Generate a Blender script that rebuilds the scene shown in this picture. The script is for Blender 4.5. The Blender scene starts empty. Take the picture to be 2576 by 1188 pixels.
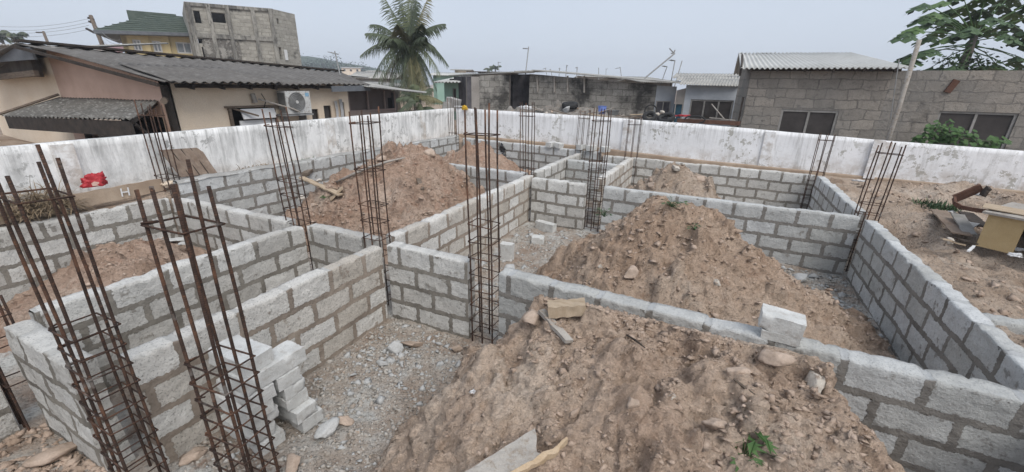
import bpy, math, random
import numpy as np
from mathutils import Vector, Matrix
random.seed(7); RS = np.random.RandomState(11)
S = bpy.context.scene
COL = S.collection
# ------------------------------------------------------------------ camera
FPX, YAW, PIT, ROL, CZ = 1043.09, math.radians(-25.7107), math.radians(19.9025), math.radians(1.2001), 2.92
cf = np.array([math.sin(YAW)*math.cos(PIT), math.cos(YAW)*math.cos(PIT), -math.sin(PIT)])
cr = np.array([math.cos(YAW), -math.sin(YAW), 0.0]); cu = np.cross(cr, cf)
cr, cu = math.cos(ROL)*cr+math.sin(ROL)*cu, -math.sin(ROL)*cr+math.cos(ROL)*cu
cam = bpy.data.cameras.new('camera'); co = bpy.data.objects.new('camera', cam); COL.objects.link(co)
cam.sensor_width = 36; cam.lens = FPX/2576*36; cam.clip_start = .05; cam.clip_end = 3000
m = Matrix([[cr[0], cu[0], -cf[0], 0], [cr[1], cu[1], -cf[1], 0], [cr[2], cu[2], -cf[2], CZ], [0, 0, 0, 1]])
co.matrix_world = m
S.camera = co
C0 = np.array([0, 0, CZ])
def ray(px, py): return (px-1288)/FPX*cr-(py-594)/FPX*cu+cf
def PZ(px, py, z): d = ray(px, py); return C0+d*(z-CZ)/d[2]
def PX(px, py, x): d = ray(px, py); return C0+d*x/d[0]
def PY(px, py, y): d = ray(px, py); return C0+d*y/d[1]
def PD(px, py, dep): return C0+ray(px, py)*dep
def ZA(x, y, py):            # height above plan point (x, y) that is seen at picture row py
    k = -(py-594)/FPX; v = np.array([x, y, 0.0]); a = v@cu-k*(v@cf); b = cu[2]-k*cf[2]
    return CZ-a/b
# ------------------------------------------------------------------ light
SUN_EL, SUN_AZ = math.radians(52), math.radians(125)
w = bpy.data.worlds.new('World'); S.world = w; w.use_nodes = True
nt = w.node_tree; nt.nodes.clear()
sky = nt.nodes.new('ShaderNodeTexSky'); sky.sky_type = 'NISHITA'; sky.sun_disc = False
sky.sun_elevation = SUN_EL; sky.sun_rotation = SUN_AZ; sky.air_density = 1.0; sky.dust_density = 4.0; sky.ozone_density = 1.5
tc = nt.nodes.new('ShaderNodeTexCoord'); nz = nt.nodes.new('ShaderNodeTexNoise'); nz.inputs['Scale'].default_value = 1.3; nz.inputs['Detail'].default_value = 6; nz.inputs['Distortion'].default_value = .6
cl = nt.nodes.new('ShaderNodeMixRGB'); cl.inputs['Color1'].default_value = (4.0, 4.5, 5.3, 1); cl.inputs['Color2'].default_value = (4.85, 5.25, 5.9, 1)
nt.links.new(tc.outputs['Generated'], nz.inputs['Vector']); nt.links.new(nz.outputs['Fac'], cl.inputs['Fac'])
mx = nt.nodes.new('ShaderNodeMixRGB'); mx.inputs['Fac'].default_value = .86
nt.links.new(sky.outputs[0], mx.inputs['Color1']); nt.links.new(cl.outputs[0], mx.inputs['Color2'])
bg = nt.nodes.new('ShaderNodeBackground'); bg.inputs['Strength'].default_value = .1
ou = nt.nodes.new('ShaderNodeOutputWorld')
nt.links.new(mx.outputs[0], bg.inputs['Color']); nt.links.new(bg.outputs[0], ou.inputs['Surface'])
sl = bpy.data.lights.new('sun', 'SUN'); sl.energy = 1.5; sl.angle = math.radians(38); sl.color = (1, .97, .92)
so = bpy.data.objects.new('sun', sl); COL.objects.link(so)
so.rotation_euler = (math.pi/2-SUN_EL, 0, math.pi-SUN_AZ); so.location = (0, 0, 30)
S.view_settings.view_transform = 'Standard'; S.view_settings.look = 'None'; S.view_settings.gamma = 1; S.view_settings.exposure = 0.68
S.cycles.max_bounces = 5; S.cycles.diffuse_bounces = 2; S.cycles.transparent_max_bounces = 4

# ------------------------------------------------------------------ noise
def _h(ix, iy, iz, s):
    n = (ix*374761393+iy*668265263+iz*1274126177+s*974634777) & 0xffffffff
    n = ((n ^ (n >> 13))*1274126177) & 0xffffffff
    return ((n ^ (n >> 16)) & 0xffff)/65535.0
def vn(P, sc, s=0):
    Q = np.asarray(P, float)*sc; I = np.floor(Q).astype(np.int64); f = Q-I; f = f*f*(3-2*f)
    r = 0
    for a in (0, 1):
        for b in (0, 1):
            for c in (0, 1):
                wt = (f[:, 0] if a else 1-f[:, 0])*(f[:, 1] if b else 1-f[:, 1])*(f[:, 2] if c else 1-f[:, 2])
                r = r+wt*_h(I[:, 0]+a, I[:, 1]+b, I[:, 2]+c, s)
    return r-.5
def fbm(P, sc, o=4, s=0, g=.5):
    r = 0; a = 1
    for k in range(o): r = r+a*vn(P, sc*2.03**k, s+k); a *= g
    return r
def P3(x, y, z=0): return np.stack([np.ravel(x), np.ravel(y), np.zeros(np.size(x))+z], 1)

# ------------------------------------------------------------------ materials
MATS = {}
def newmat(name):
    mt = bpy.data.materials.new(name); mt.use_nodes = True; t = mt.node_tree; b = t.nodes['Principled BSDF']
    return mt, t, b
def N(t, typ, **kw):
    n = t.nodes.new(typ)
    for k, v in kw.items():
        if k in ('operation', 'blend_type', 'offset', 'feature', 'noise_dimensions', 'interpolation_type', 'wave_type', 'bands_direction', 'offset_frequency', 'squash', 'attribute_name', 'distance'): setattr(n, k, v)
        else: n.inputs[k].default_value = v
    return n
def noise(t, vec, sc, det=6, rough=.6):
    n = N(t, 'ShaderNodeTexNoise', Scale=sc, Detail=det, Roughness=rough); t.links.new(vec, n.inputs['Vector']); return n.outputs['Fac']
def ramp(t, fac, pts, interp='LINEAR'):
    r = t.nodes.new('ShaderNodeValToRGB'); r.color_ramp.interpolation = interp
    e = r.color_ramp.elements
    while len(e) < len(pts): e.new(.5)
    for i, (p, c) in enumerate(pts):
        e[i].position = p; e[i].color = (c, c, c, 1) if isinstance(c, (int, float)) else (*c, 1)
    t.links.new(fac, r.inputs['Fac']); return r.outputs['Color']
def mix(t, fac, a, b, bt='MIX'):
    n = N(t, 'ShaderNodeMixRGB', blend_type=bt)
    for s_, v in (('Fac', fac), ('Color1', a), ('Color2', b)):
        if isinstance(v, (int, float)): n.inputs[s_].default_value = v
        elif isinstance(v, tuple): n.inputs[s_].default_value = (*v, 1)
        else: t.links.new(v, n.inputs[s_])
    return n.outputs['Color']
def bump(t, b, h, dist=.01, st=1.0, prev=None):
    n = N(t, 'ShaderNodeBump', Strength=st, Distance=dist); t.links.new(h, n.inputs['Height'])
    if prev is not None: t.links.new(prev, n.inputs['Normal'])
    t.links.new(n.outputs[0], b.inputs['Normal']); return n.outputs[0]
def coords(t, rnd=True):
    tc = t.nodes.new('ShaderNodeTexCoord')
    if not rnd: return tc.outputs['Object']
    oi = t.nodes.new('ShaderNodeObjectInfo'); a = N(t, 'ShaderNodeVectorMath', operation='ADD')
    mm = N(t, 'ShaderNodeVectorMath', operation='SCALE', Scale=37.0)
    cc = t.nodes.new('ShaderNodeCombineXYZ')
    for i in range(3): t.links.new(oi.outputs['Random'], cc.inputs[i])
    t.links.new(cc.outputs[0], mm.inputs[0]); t.links.new(tc.outputs['Object'], a.inputs[0]); t.links.new(mm.outputs[0], a.inputs[1])
    return a.outputs[0]
def gmat(name, c1, c2, sc=6, rough=.9, bd=.01, bsc=40, c3=None, lo=.35, hi=.65, stretch=None, spec=.2):
    """two or three tone noisy matt material with bump"""
    mt, t, b = newmat(name); v = coords(t)
    if stretch:
        mp = N(t, 'ShaderNodeMapping'); mp.inputs['Scale'].default_value = stretch; t.links.new(v, mp.inputs['Vector']); v = mp.outputs[0]
    n1 = noise(t, v, sc, 8, .65); c = ramp(t, n1, [(lo, c1), (hi, c2)])
    if c3:
        n2 = noise(t, v, sc*3.7, 6, .7); c = mix(t, ramp(t, n2, [(.52, 0.0), (.66, 1.0)]), c, c3)
    n3 = noise(t, v, bsc*2, 5, .7); c = mix(t, .5, c, ramp(t, n3, [(.3, .55), (.7, 1.0)]), 'MULTIPLY')
    t.links.new(c, b.inputs['Base Color']); b.inputs['Roughness'].default_value = rough; b.inputs['Specular IOR Level'].default_value = spec
    if bd: bump(t, b, noise(t, v, bsc, 6, .65), bd)
    MATS[name] = mt; return mt
def blockmat(name, blk, blk2, mor, rough_blk=1.0, smear=.75, ms=.030, bw=.48, rh=.25, crack=False, stain=None, tint=None, warp=.045):
    mt, t, b = newmat(name)
    uv = t.nodes.new('ShaderNodeTexCoord').outputs['UV']; ob = coords(t)
    def dist(sc, amp, src, det=2):
        n = N(t, 'ShaderNodeTexNoise', Scale=sc, Detail=det); t.links.new(ob, n.inputs['Vector'])
        s_ = N(t, 'ShaderNodeVectorMath', operation='SUBTRACT'); t.links.new(n.outputs['Color'], s_.inputs[0]); s_.inputs[1].default_value = (.5, .5, .5)
        k = N(t, 'ShaderNodeVectorMath', operation='SCALE', Scale=amp); t.links.new(s_.outputs[0], k.inputs[0])
        a = N(t, 'ShaderNodeVectorMath', operation='ADD'); t.links.new(src, a.inputs[0]); t.links.new(k.outputs[0], a.inputs[1]); return a.outputs[0]
    v = dist(2.2, warp, uv); v = dist(12, .036, v); v = dist(45, .034, v, 4); v = dist(130, .012, v, 3)
    br = t.nodes.new('ShaderNodeTexBrick'); br.offset = .5; br.offset_frequency = 2; br.squash = 1
    br.inputs['Scale'].default_value = 1; br.inputs['Brick Width'].default_value = bw; br.inputs['Row Height'].default_value = rh
    br.inputs['Mortar Size'].default_value = ms; br.inputs['Mortar Smooth'].default_value = .12; br.inputs['Bias'].default_value = 0
    br.inputs['Color1'].default_value = (*blk, 1); br.inputs['Color2'].default_value = (*blk2, 1); br.inputs['Mortar'].default_value = (*mor, 1)
    t.links.new(v, br.inputs['Vector'])
    # mortar colour varies, block faces are pitted and stained
    mort = ramp(t, noise(t, ob, 3, 6, .6), [(.3, tuple(x*.68 for x in mor)), (.5, mor), (.72, tuple(x*1.22 for x in mor))])
    bc = br.outputs['Color']
    bc = mix(t, .75, bc, ramp(t, noise(t, ob, 5, 8, .7), [(.3, .74), (.55, 1.0), (.75, 1.1)]), 'MULTIPLY')
    pits = ramp(t, noise(t, ob, 55, 5, .75), [(.36, .45), (.46, 1.0)]); bc = mix(t, .75*rough_blk, bc, pits, 'MULTIPLY')
    sm = ramp(t, noise(t, ob, 7, 5, .65), [(.60, 0.0), (.66, smear)])      # mortar smeared over the face
    f = N(t, 'ShaderNodeMath', operation='MAXIMUM'); t.links.new(br.outputs['Fac'], f.inputs[0]); t.links.new(sm, f.inputs[1])
    ge = t.nodes.new('ShaderNodeNewGeometry'); sx_ = t.nodes.new('ShaderNodeSeparateXYZ'); t.links.new(ge.outputs['Normal'], sx_.inputs[0])
    up_ = N(t, 'ShaderNodeMapRange'); up_.inputs[1].default_value = .6; up_.inputs[2].default_value = .9; t.links.new(sx_.outputs['Z'], up_.inputs[0])
    mort = mix(t, up_.outputs[0], mort, tuple(x*.72 for x in blk))
    c = mix(t, f.outputs[0], bc, mort)
    if tint: c = mix(t, ramp(t, noise(t, ob, .45, 5, .6), [(.42, 0.0), (.56, .85)]), c, mix(t, .5, c, tint))
    if stain: c = mix(t, ramp(t, noise(t, ob, .8, 8, .68), [(stain, 0.0), (stain+.13, .88)]), c, (.035, .033, .031))
    t.links.new(c, b.inputs['Base Color']); b.inputs['Roughness'].default_value = .95; b.inputs['Specular IOR Level'].default_value = .15
    h1 = N(t, 'ShaderNodeMath', operation='SUBTRACT'); h1.inputs[0].default_value = 1; t.links.new(br.outputs['Fac'], h1.inputs[1])
    nn = bump(t, b, h1.outputs[0], .007)
    nn = bump(t, b, noise(t, ob, 60, 6, .75), .016*rough_blk, 1, nn)
    bump(t, b, noise(t, ob, 14, 4, .6), .02, 1, nn)
    MATS[name] = mt; return mt
GB, GB2 = (.70, .69, .66), (.52, .50, .465)
M_blockA = blockmat('block_beige_mortar', (.76, .745, .71), (.56, .51, .445), (.34, .285, .235), 1.25)
M_blockB = blockmat('block_grey_mortar', GB, GB2, (.255, .235, .205))
M_blockC = blockmat('block_dark_mortar', (.62, .63, .63), (.47, .47, .45), (.235, .22, .20), .8)
M_old = blockmat('old_house_block', (.38, .34, .295), (.28, .255, .225), (.21, .19, .17), 1.1, 1.0, .013, .47, .25, tint=(.17, .17, .165), stain=.62, warp=.17)
M_old2 = blockmat('old_shed_block', (.36, .345, .315), (.29, .275, .25), (.16, .15, .135), 1.1, .6, .011, .45, .26, stain=.46, warp=.13)
M_ruin = blockmat('weathered_concrete_block', (.42, .40, .355), (.31, .295, .26), (.30, .285, .25), 1.0, .9, .03, .5, .25, True, stain=.56)
M_stained = gmat('stained_concrete', (.13, .125, .115), (.36, .345, .31), 1.0, .95, .01, 8, (.09, .088, .08), .38, .60, (1.6, 1.6, .45))
M_block = gmat('loose_block', (.54, .54, .52), (.70, .70, .68), 5, .95, .006, 55, (.50, .48, .45))
def rib(mt):
    t = mt.node_tree; b = t.nodes['Principled BSDF']; tc_ = t.nodes.new('ShaderNodeTexCoord'); w_ = t.nodes.new('ShaderNodeTexWave'); w_.bands_direction = 'Z'; w_.inputs['Scale'].default_value = 22; w_.inputs['Distortion'].default_value = .6; t.links.new(tc_.outputs['Object'], w_.inputs['Vector'])
    bl = b.inputs['Base Color'].links[0].from_socket; c = mix(t, .55, bl, ramp(t, w_.outputs['Fac'], [(.2, .55), (.7, 1.15)]), 'MULTIPLY'); c = mix(t, ramp(t, noise(t, tc_.outputs['Object'], 3.2, 5, .6), [(.52, 0.0), (.66, .7)]), c, (.20, .10, .06)); c = mix(t, ramp(t, noise(t, tc_.outputs['Object'], 5.1, 5, .6), [(.62, 0.0), (.68, .5)]), c, (.26, .24, .22)); t.links.new(c, b.inputs['Base Color'])
def soilmat(name, a, b_, c_, bd=.05, moist=(.20, .13, .09)):
    mt, t, b = newmat(name); v = coords(t, False)
    c = ramp(t, noise(t, v, 1.1, 6, .6), [(.32, a), (.52, b_), (.70, c_)])
    c = mix(t, ramp(t, noise(t, v, 4.5, 8, .7), [(.50, 0.0), (.68, .8)]), c, moist)
    c = mix(t, ramp(t, noise(t, v, 17, 6, .7), [(.56, 0.0), (.70, .75)]), c, tuple(min(1, x*1.35) for x in b_))
    vo = N(t, 'ShaderNodeTexVoronoi', Scale=34.0); t.links.new(v, vo.inputs['Vector'])
    vo2 = N(t, 'ShaderNodeTexVoronoi', Scale=13.0); t.links.new(v, vo2.inputs['Vector'])
    c = mix(t, ramp(t, vo.outputs['Distance'], [(.10, .3), (.22, 0.0)]), c, mix(t, .5, vo.outputs['Color'], (.42, .34, .28)) if False else (.44, .37, .31))
    c = mix(t, .55, c, ramp(t, noise(t, v, 70, 5, .8), [(.33, .55), (.6, 1.05)]), 'MULTIPLY')
    t.links.new(c, b.inputs['Base Color']); b.inputs['Roughness'].default_value = 1; b.inputs['Specular IOR Level'].default_value = .1
    inv = ramp(t, vo.outputs['Distance'], [(.0, 1.0), (.55, 0.0)]); inv2 = ramp(t, vo2.outputs['Distance'], [(.0, 1.0), (.6, 0.0)])
    nn = bump(t, b, inv2, bd*.5); nn = bump(t, b, inv, bd*.35, 1, nn); nn = bump(t, b, noise(t, v, 26, 8, .75), bd, 1, nn); bump(t, b, noise(t, v, 95, 5, .7), bd*.25, 1, nn)
    MATS[name] = mt; return mt
M_soil = soilmat('mound_soil', (.60, .44, .335), (.71, .555, .435), (.79, .67, .56), .05, (.46, .31, .22))
M_soilb = soilmat('brown_mound_soil', (.49, .345, .25), (.61, .46, .35), (.71, .58, .47), .05, (.40, .26, .18))
M_soil2 = soilmat('red_mound_soil', (.43, .29, .21), (.56, .41, .32), (.68, .55, .45), .05, (.38, .215, .145))
M_soil3 = soilmat('pale_mound_soil', (.46, .36, .28), (.57, .46, .37), (.65, .55, .46), .05, (.38, .27, .19))
M_heap = soilmat('grey_heap_soil', (.26, .235, .21), (.36, .33, .295), (.46, .43, .40), .05, (.19, .165, .145))
def groundmat():
    mt, t, b = newmat('site_ground'); v = coords(t, False)
    a = N(t, 'ShaderNodeAttribute', attribute_name='zone')
    f = ramp(t, noise(t, v, 1.6, 7, .65), [(.36, (.36, .275, .215)), (.5, (.45, .39, .335)), (.62, (.55, .54, .51))])
    f = mix(t, ramp(t, noise(t, v, 3.1, 7, .7), [(.56, 0.0), (.68, .85)]), f, (.235, .15, .105))
    s = ramp(t, noise(t, v, 1.3, 7, .6), [(.34, (.31, .23, .17)), (.52, (.45, .355, .28)), (.68, (.56, .47, .39))])
    c = mix(t, a.outputs['Fac'], f, s)
    vo = N(t, 'ShaderNodeTexVoronoi', Scale=30.0); t.links.new(v, vo.inputs['Vector'])
    c = mix(t, ramp(t, vo.outputs['Distance'], [(.14, .5), (.24, 0.0)]), c, (.45, .43, .40))
    c = mix(t, .6, c, ramp(t, noise(t, v, 60, 5, .8), [(.33, .5), (.6, 1.05)]), 'MULTIPLY')
    t.links.new(c, b.inputs['Base Color']); b.inputs['Roughness'].default_value = 1; b.inputs['Specular IOR Level'].default_value = .1
    nn = bump(t, b, ramp(t, vo.outputs['Distance'], [(0, 1.0), (.5, 0.0)]), .018); nn = bump(t, b, noise(t, v, 20, 8, .75), .035, 1, nn)
    return mt
M_ground = groundmat()
def whitewash(name, base=(.70, .70, .70), lo=.50, hi=.60, grey=(.33, .32, .30), ho=.08, ss=.55):
    mt, t, b = newmat(name); v = coords(t, False)
    mp = N(t, 'ShaderNodeMapping'); mp.inputs['Scale'].default_value = (1, 1, .35); t.links.new(v, mp.inputs['Vector'])
    c = ramp(t, noise(t, v, 1.2, 4, .5), [(.3, tuple(x*.93 for x in base)), (.7, base)])
    c = mix(t, ramp(t, noise(t, mp.outputs[0], 3.2, 9, .72), [(lo, 0.0), (hi, ss)]), c, grey)
    pa = ramp(t, noise(t, v, .9, 4, .5), [(.44, 0.0), (.60, 1.0)]); pb = ramp(t, noise(t, v, 5.5, 9, .72), [(.545, 0.0), (.56, .95)])
    c = mix(t, mix(t, 1.0, pa, pb, 'MULTIPLY'), c, tuple(x*1.1 for x in grey))
    uvn = t.nodes.new('ShaderNodeTexCoord').outputs['UV']; sp = t.nodes.new('ShaderNodeSeparateXYZ'); t.links.new(uvn, sp.inputs[0])
    ht = N(t, 'ShaderNodeMapRange'); ht.inputs[1].default_value = 1.35; ht.inputs[2].default_value = 2.1; t.links.new(sp.outputs['Y'], ht.inputs[0])
    ms_ = N(t, 'ShaderNodeMapping'); ms_.inputs['Scale'].default_value = (9, .35, 1); t.links.new(uvn, ms_.inputs['Vector'])
    dr = ramp(t, noise(t, ms_.outputs[0], 1.3, 6, .7), [(.47, 0.0), (.66, ss+.15)]); c = mix(t, mix(t, 1.0, dr, ht.outputs[0], 'MULTIPLY'), c, tuple(x*.55 for x in grey))
    lw = N(t, 'ShaderNodeMapRange'); lw.inputs[1].default_value = 1.45; lw.inputs[2].default_value = 1.05; t.links.new(sp.outputs['Y'], lw.inputs[0])
    c = mix(t, mix(t, 1.0, ramp(t, noise(t, v, 4, 7, .7), [(.42, 0.0), (.62, .7)]), lw.outputs[0], 'MULTIPLY'), c, (.40, .34, .28))
    mp2 = N(t, 'ShaderNodeMapping'); mp2.inputs['Scale'].default_value = (6, 6, .5); t.links.new(v, mp2.inputs['Vector'])
    c = mix(t, ramp(t, noise(t, mp2.outputs[0], 1.5, 6, .7), [(.54, 0.0), (.74, .6)]), c, tuple(x*.75 for x in grey))
    t.links.new(c, b.inputs['Base Color']); b.inputs['Roughness'].default_value = .95; b.inputs['Specular IOR Level'].default_value = .1
    nn = bump(t, b, noise(t, v, 25, 7, .7), .004); bump(t, b, noise(t, v, 3, 4, .6), .015, 1, nn)
    MATS[name] = mt; return mt
M_whiteL = whitewash('stained_whitewash', (.85, .85, .84), .46, .64, (.36, .36, .35), .12, .62)
M_whiteR = whitewash('peeling_whitewash', (.86, .86, .87), .56, .76, (.40, .39, .36), .045, .5)
M_rust = gmat('rusty_bar', (.035, .024, .02), (.085, .052, .04), 9, .85, .004, 220, (.17, .085, .05), spec=.3)
rib(M_rust)
M_asb = gmat('grey_corrugated_sheet', (.12, .112, .105), (.17, .16, .15), 1.2, .95, .003, 60, (.20, .19, .18), stretch=(1, 1, 1))
M_asb2 = gmat('awning_sheet', (.11, .105, .095), (.17, .16, .145), 3, .95, .004, 60, (.33, .32, .30))
M_white_roof = gmat('pale_corrugated_sheet', (.50, .50, .48), (.60, .60, .58), 1.5, .7, .002, 60)
M_grey_roof = gmat('light_grey_corrugated_sheet', (.34, .33, .31), (.48, .47, .44), 1.5, .8, .003, 50, (.24, .235, .22))
M_timber = gmat('weathered_timber', (.12, .095, .075), (.23, .18, .14), 5, .9, .006, 40, stretch=(1, 1, 6))
M_dark_timber = gmat('dark_timber', (.035, .03, .027), (.075, .06, .05), 5, .9, .005, 40)
M_plank = gmat('raw_plank', (.38, .29, .20), (.52, .42, .31), 4, .85, .004, 50, stretch=(1, 6, 1))
M_greyplank = gmat('grey_plank', (.33, .30, .27), (.45, .42, .38), 4, .9, .004, 60, (.27, .22, .17))
M_splint = gmat('split_wood', (.48, .35, .22), (.58, .46, .33), 7, .8, .008, 50)
M_board = gmat('formwork_board', (.36, .27, .20), (.48, .38, .29), 2.5, .85, .003, 60)
M_ply = gmat('ochre_panel', (.47, .34, .17), (.56, .42, .23), 3, .75, .002, 60)
M_mat = gmat('brown_carton', (.21, .155, .12), (.30, .235, .185), 4, .95, .01, 15)
M_hay = gmat('dry_grass', (.22, .16, .10), (.36, .28, .19), 8, 1, .01, 60)
M_cream = gmat('cream_render', (.80, .655, .50), (.88, .75, .60), 1.1, .95, .006, 30)
M_pink = gmat('pink_render', (.53, .36, .28), (.66, .465, .375), 1.1, .95, .006, 30)
M_soot = gmat('sooty_render', (.08, .07, .065), (.17, .15, .13), 2, .95, .006, 30)
M_yellow = gmat('yellow_render', (.62, .50, .27), (.70, .58, .34), 2, .9, .002, 30)
M_green_tile = gmat('green_tiles', (.075, .10, .082), (.115, .14, .115), 3, .7, .01, 20)
M_pinkroof = gmat('mauve_roof', (.28, .17, .17), (.33, .21, .21), 3, .8, 0)
M_bluewall = gmat('pale_blue_render', (.40, .43, .47), (.52, .55, .58), 1.5, .9, .004, 30)
M_grender = gmat('grey_render', (.26, .24, .22), (.36, .335, .31), 1.6, .95, .008, 25)
M_green_wall = gmat('mint_render', (.32, .50, .42), (.40, .57, .49), 2, .9, .003, 30)
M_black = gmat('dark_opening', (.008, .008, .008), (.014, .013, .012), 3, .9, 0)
M_screen = gmat('dark_mesh_screen', (.055, .048, .045), (.085, .075, .07), 3, .8, .002, 100)
M_shade = gmat('shaded_grey_render', (.05, .048, .054), (.13, .125, .135), 2, .9, .004, 30)  # shade painted into a darker grey, for recesses and shaded walls
M_frame = gmat('grey_window_frame', (.25, .24, .22), (.36, .34, .32), 5, .7, .002, 60)
M_wframe = gmat('white_frame', (.70, .70, .70), (.78, .78, .78), 5, .6, 0)
M_glass = gmat('hazy_window_glass', (.22, .25, .27), (.42, .45, .47), 1.2, .15, 0, spec=.5)
M_tyre = gmat('tyre_rubber', (.025, .025, .026), (.05, .05, .05), 8, .8, .004, 60)
M_bluep = gmat('blue_plastic', (.16, .24, .62), (.20, .29, .68), 5, .45, 0, spec=.4)
M_greyp = gmat('grey_plastic', (.16, .165, .16), (.22, .225, .22), 5, .5, 0, spec=.4)
M_redbag = gmat('red_sack', (.42, .02, .03), (.55, .05, .06), 9, .5, .01, 25, spec=.4)
M_yellowc = gmat('yellow_cloth', (.60, .36, .03), (.70, .46, .07), 8, .9, .006, 40)
M_whitec = gmat('white_plastic_sheet', (.62, .62, .62), (.75, .75, .76), 8, .5, .01, 30)
M_blackbag = gmat('black_plastic_bag', (.012, .013, .015), (.035, .037, .04), 8, .35, .012, 25, spec=.5)
M_brownbeam = gmat('rust_brown_steel', (.10, .05, .035), (.16, .085, .06), 6, .8, .003, 40)
M_rock = gmat('pale_rock', (.50, .45, .39), (.66, .61, .54), 6, .95, .012, 30, (.34, .27, .22))
M_rock2 = gmat('brown_rock', (.38, .29, .225), (.54, .43, .35), 6, .95, .012, 30)
M_greyrock = gmat('grey_rock', (.42, .42, .41), (.56, .56, .55), 6, .95, .012, 30)
M_chip = gmat('gravel_chip', (.33, .29, .25), (.52, .50, .46), 9, .95, 0, 30, (.38, .28, .21))
M_clod = gmat('soil_clod', (.36, .265, .20), (.56, .44, .355), 7, 1, .01, 60)
M_leaf = gmat('leaf_green', (.035, .085, .022), (.075, .14, .04), 9, .6, 0, spec=.3)
M_leafd = gmat('dark_leaf', (.03, .065, .027), (.085, .135, .055), 9, .6, 0, spec=.3)
M_palm = gmat('palm_leaf', (.045, .06, .033), (.10, .125, .07), 3, .6, 0, spec=.35)
M_palmb = gmat('palm_leaf_pale', (.075, .095, .045), (.14, .16, .08), 3, .6, 0, spec=.35)
M_palmc = gmat('palm_leaf_yellowing', (.11, .11, .05), (.19, .17, .09), 3, .65, 0, spec=.3)
M_palmdry = gmat('dry_palm_leaf', (.16, .13, .09), (.26, .215, .155), 3, .85, 0)
M_trunk = gmat('trunk_bark', (.14, .12, .10), (.24, .21, .18), 8, .95, .02, 25)
M_hazetree = gmat('far_foliage', (.06, .085, .065), (.10, .125, .095), .5, 1, 0)
M_acw = gmat('dirty_white_metal', (.50, .50, .48), (.66, .66, .64), 5, .6, .002, 40, (.30, .25, .21))
M_grill = gmat('grille_metal', (.13, .13, .125), (.20, .20, .19), 5, .6, 0)
M_sticker = gmat('blue_sticker', (.20, .36, .50), (.26, .44, .58), 20, .6, 0)
M_metal = gmat('grey_metal', (.22, .22, .215), (.32, .32, .315), 8, .5, 0, spec=.4)
M_fascia = gmat('blue_grey_fascia', (.12, .13, .145), (.17, .18, .195), 3, .7, .002, 30)
M_concrete = gmat('concrete', (.30, .295, .28), (.42, .41, .39), 3, .95, .006, 40)

# ------------------------------------------------------------------ object helpers
def tag(o, label=None, cat=None, group=None, kind=None):
    if label: o['label'] = label
    if cat: o['category'] = cat
    if group: o['group'] = group
    if kind: o['kind'] = kind
    return o
def mesh(name, V, F, mat, parent=None, loc=None, smooth=False, uv=None, mats=None, mi=None):
    """V world coordinates; object origin goes to loc"""
    V = np.asarray(V, float).reshape(-1, 3)
    me = bpy.data.meshes.new(name)
    pl = np.zeros(3)
    if parent is not None: pl = np.array(parent.get('_o', [0, 0, 0]), float)
    if loc is None: loc = pl if parent is not None else np.array([(V[:, 0].min()+V[:, 0].max())/2, (V[:, 1].min()+V[:, 1].max())/2, V[:, 2].min()])
    loc = np.asarray(loc, float); W = V-loc
    if isinstance(F, np.ndarray):
        k = F.shape[1]; n = len(F)
        me.vertices.add(len(W)); me.vertices.foreach_set('co', W.ravel())
        me.loops.add(n*k); me.loops.foreach_set('vertex_index', F.ravel().astype(np.int32))
        me.polygons.add(n); me.polygons.foreach_set('loop_start', np.arange(0, n*k, k, dtype=np.int32)); me.polygons.foreach_set('loop_total', np.full(n, k, np.int32))
        me.update(calc_edges=True)
    else: me.from_pydata(W.tolist(), [], F); me.update()
    if uv is not None:
        L = me.uv_layers.new(name='UVMap'); vi = np.zeros(len(me.loops), np.int32); me.loops.foreach_get('vertex_index', vi)
        L.data.foreach_set('uv', np.asarray(uv)[vi].ravel())
    for mm in (mats or [mat]): me.materials.append(mm)
    if mi is not None: me.polygons.foreach_set('material_index', np.asarray(mi, np.int32))
    if smooth: me.polygons.foreach_set('use_smooth', np.ones(len(me.polygons), bool))
    o = bpy.data.objects.new(name, me); COL.objects.link(o)
    if parent is not None: o.parent = parent; o.location = loc-pl
    else: o.location = loc
    o['_o'] = [float(x) for x in loc]
    return o
def empty(name, loc, label, cat, group=None, kind=None):
    o = bpy.data.objects.new(name, None); COL.objects.link(o); o.location = loc; o.empty_display_size = .1
    o['_o'] = [float(x) for x in loc]; return tag(o, label, cat, group, kind)
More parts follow.
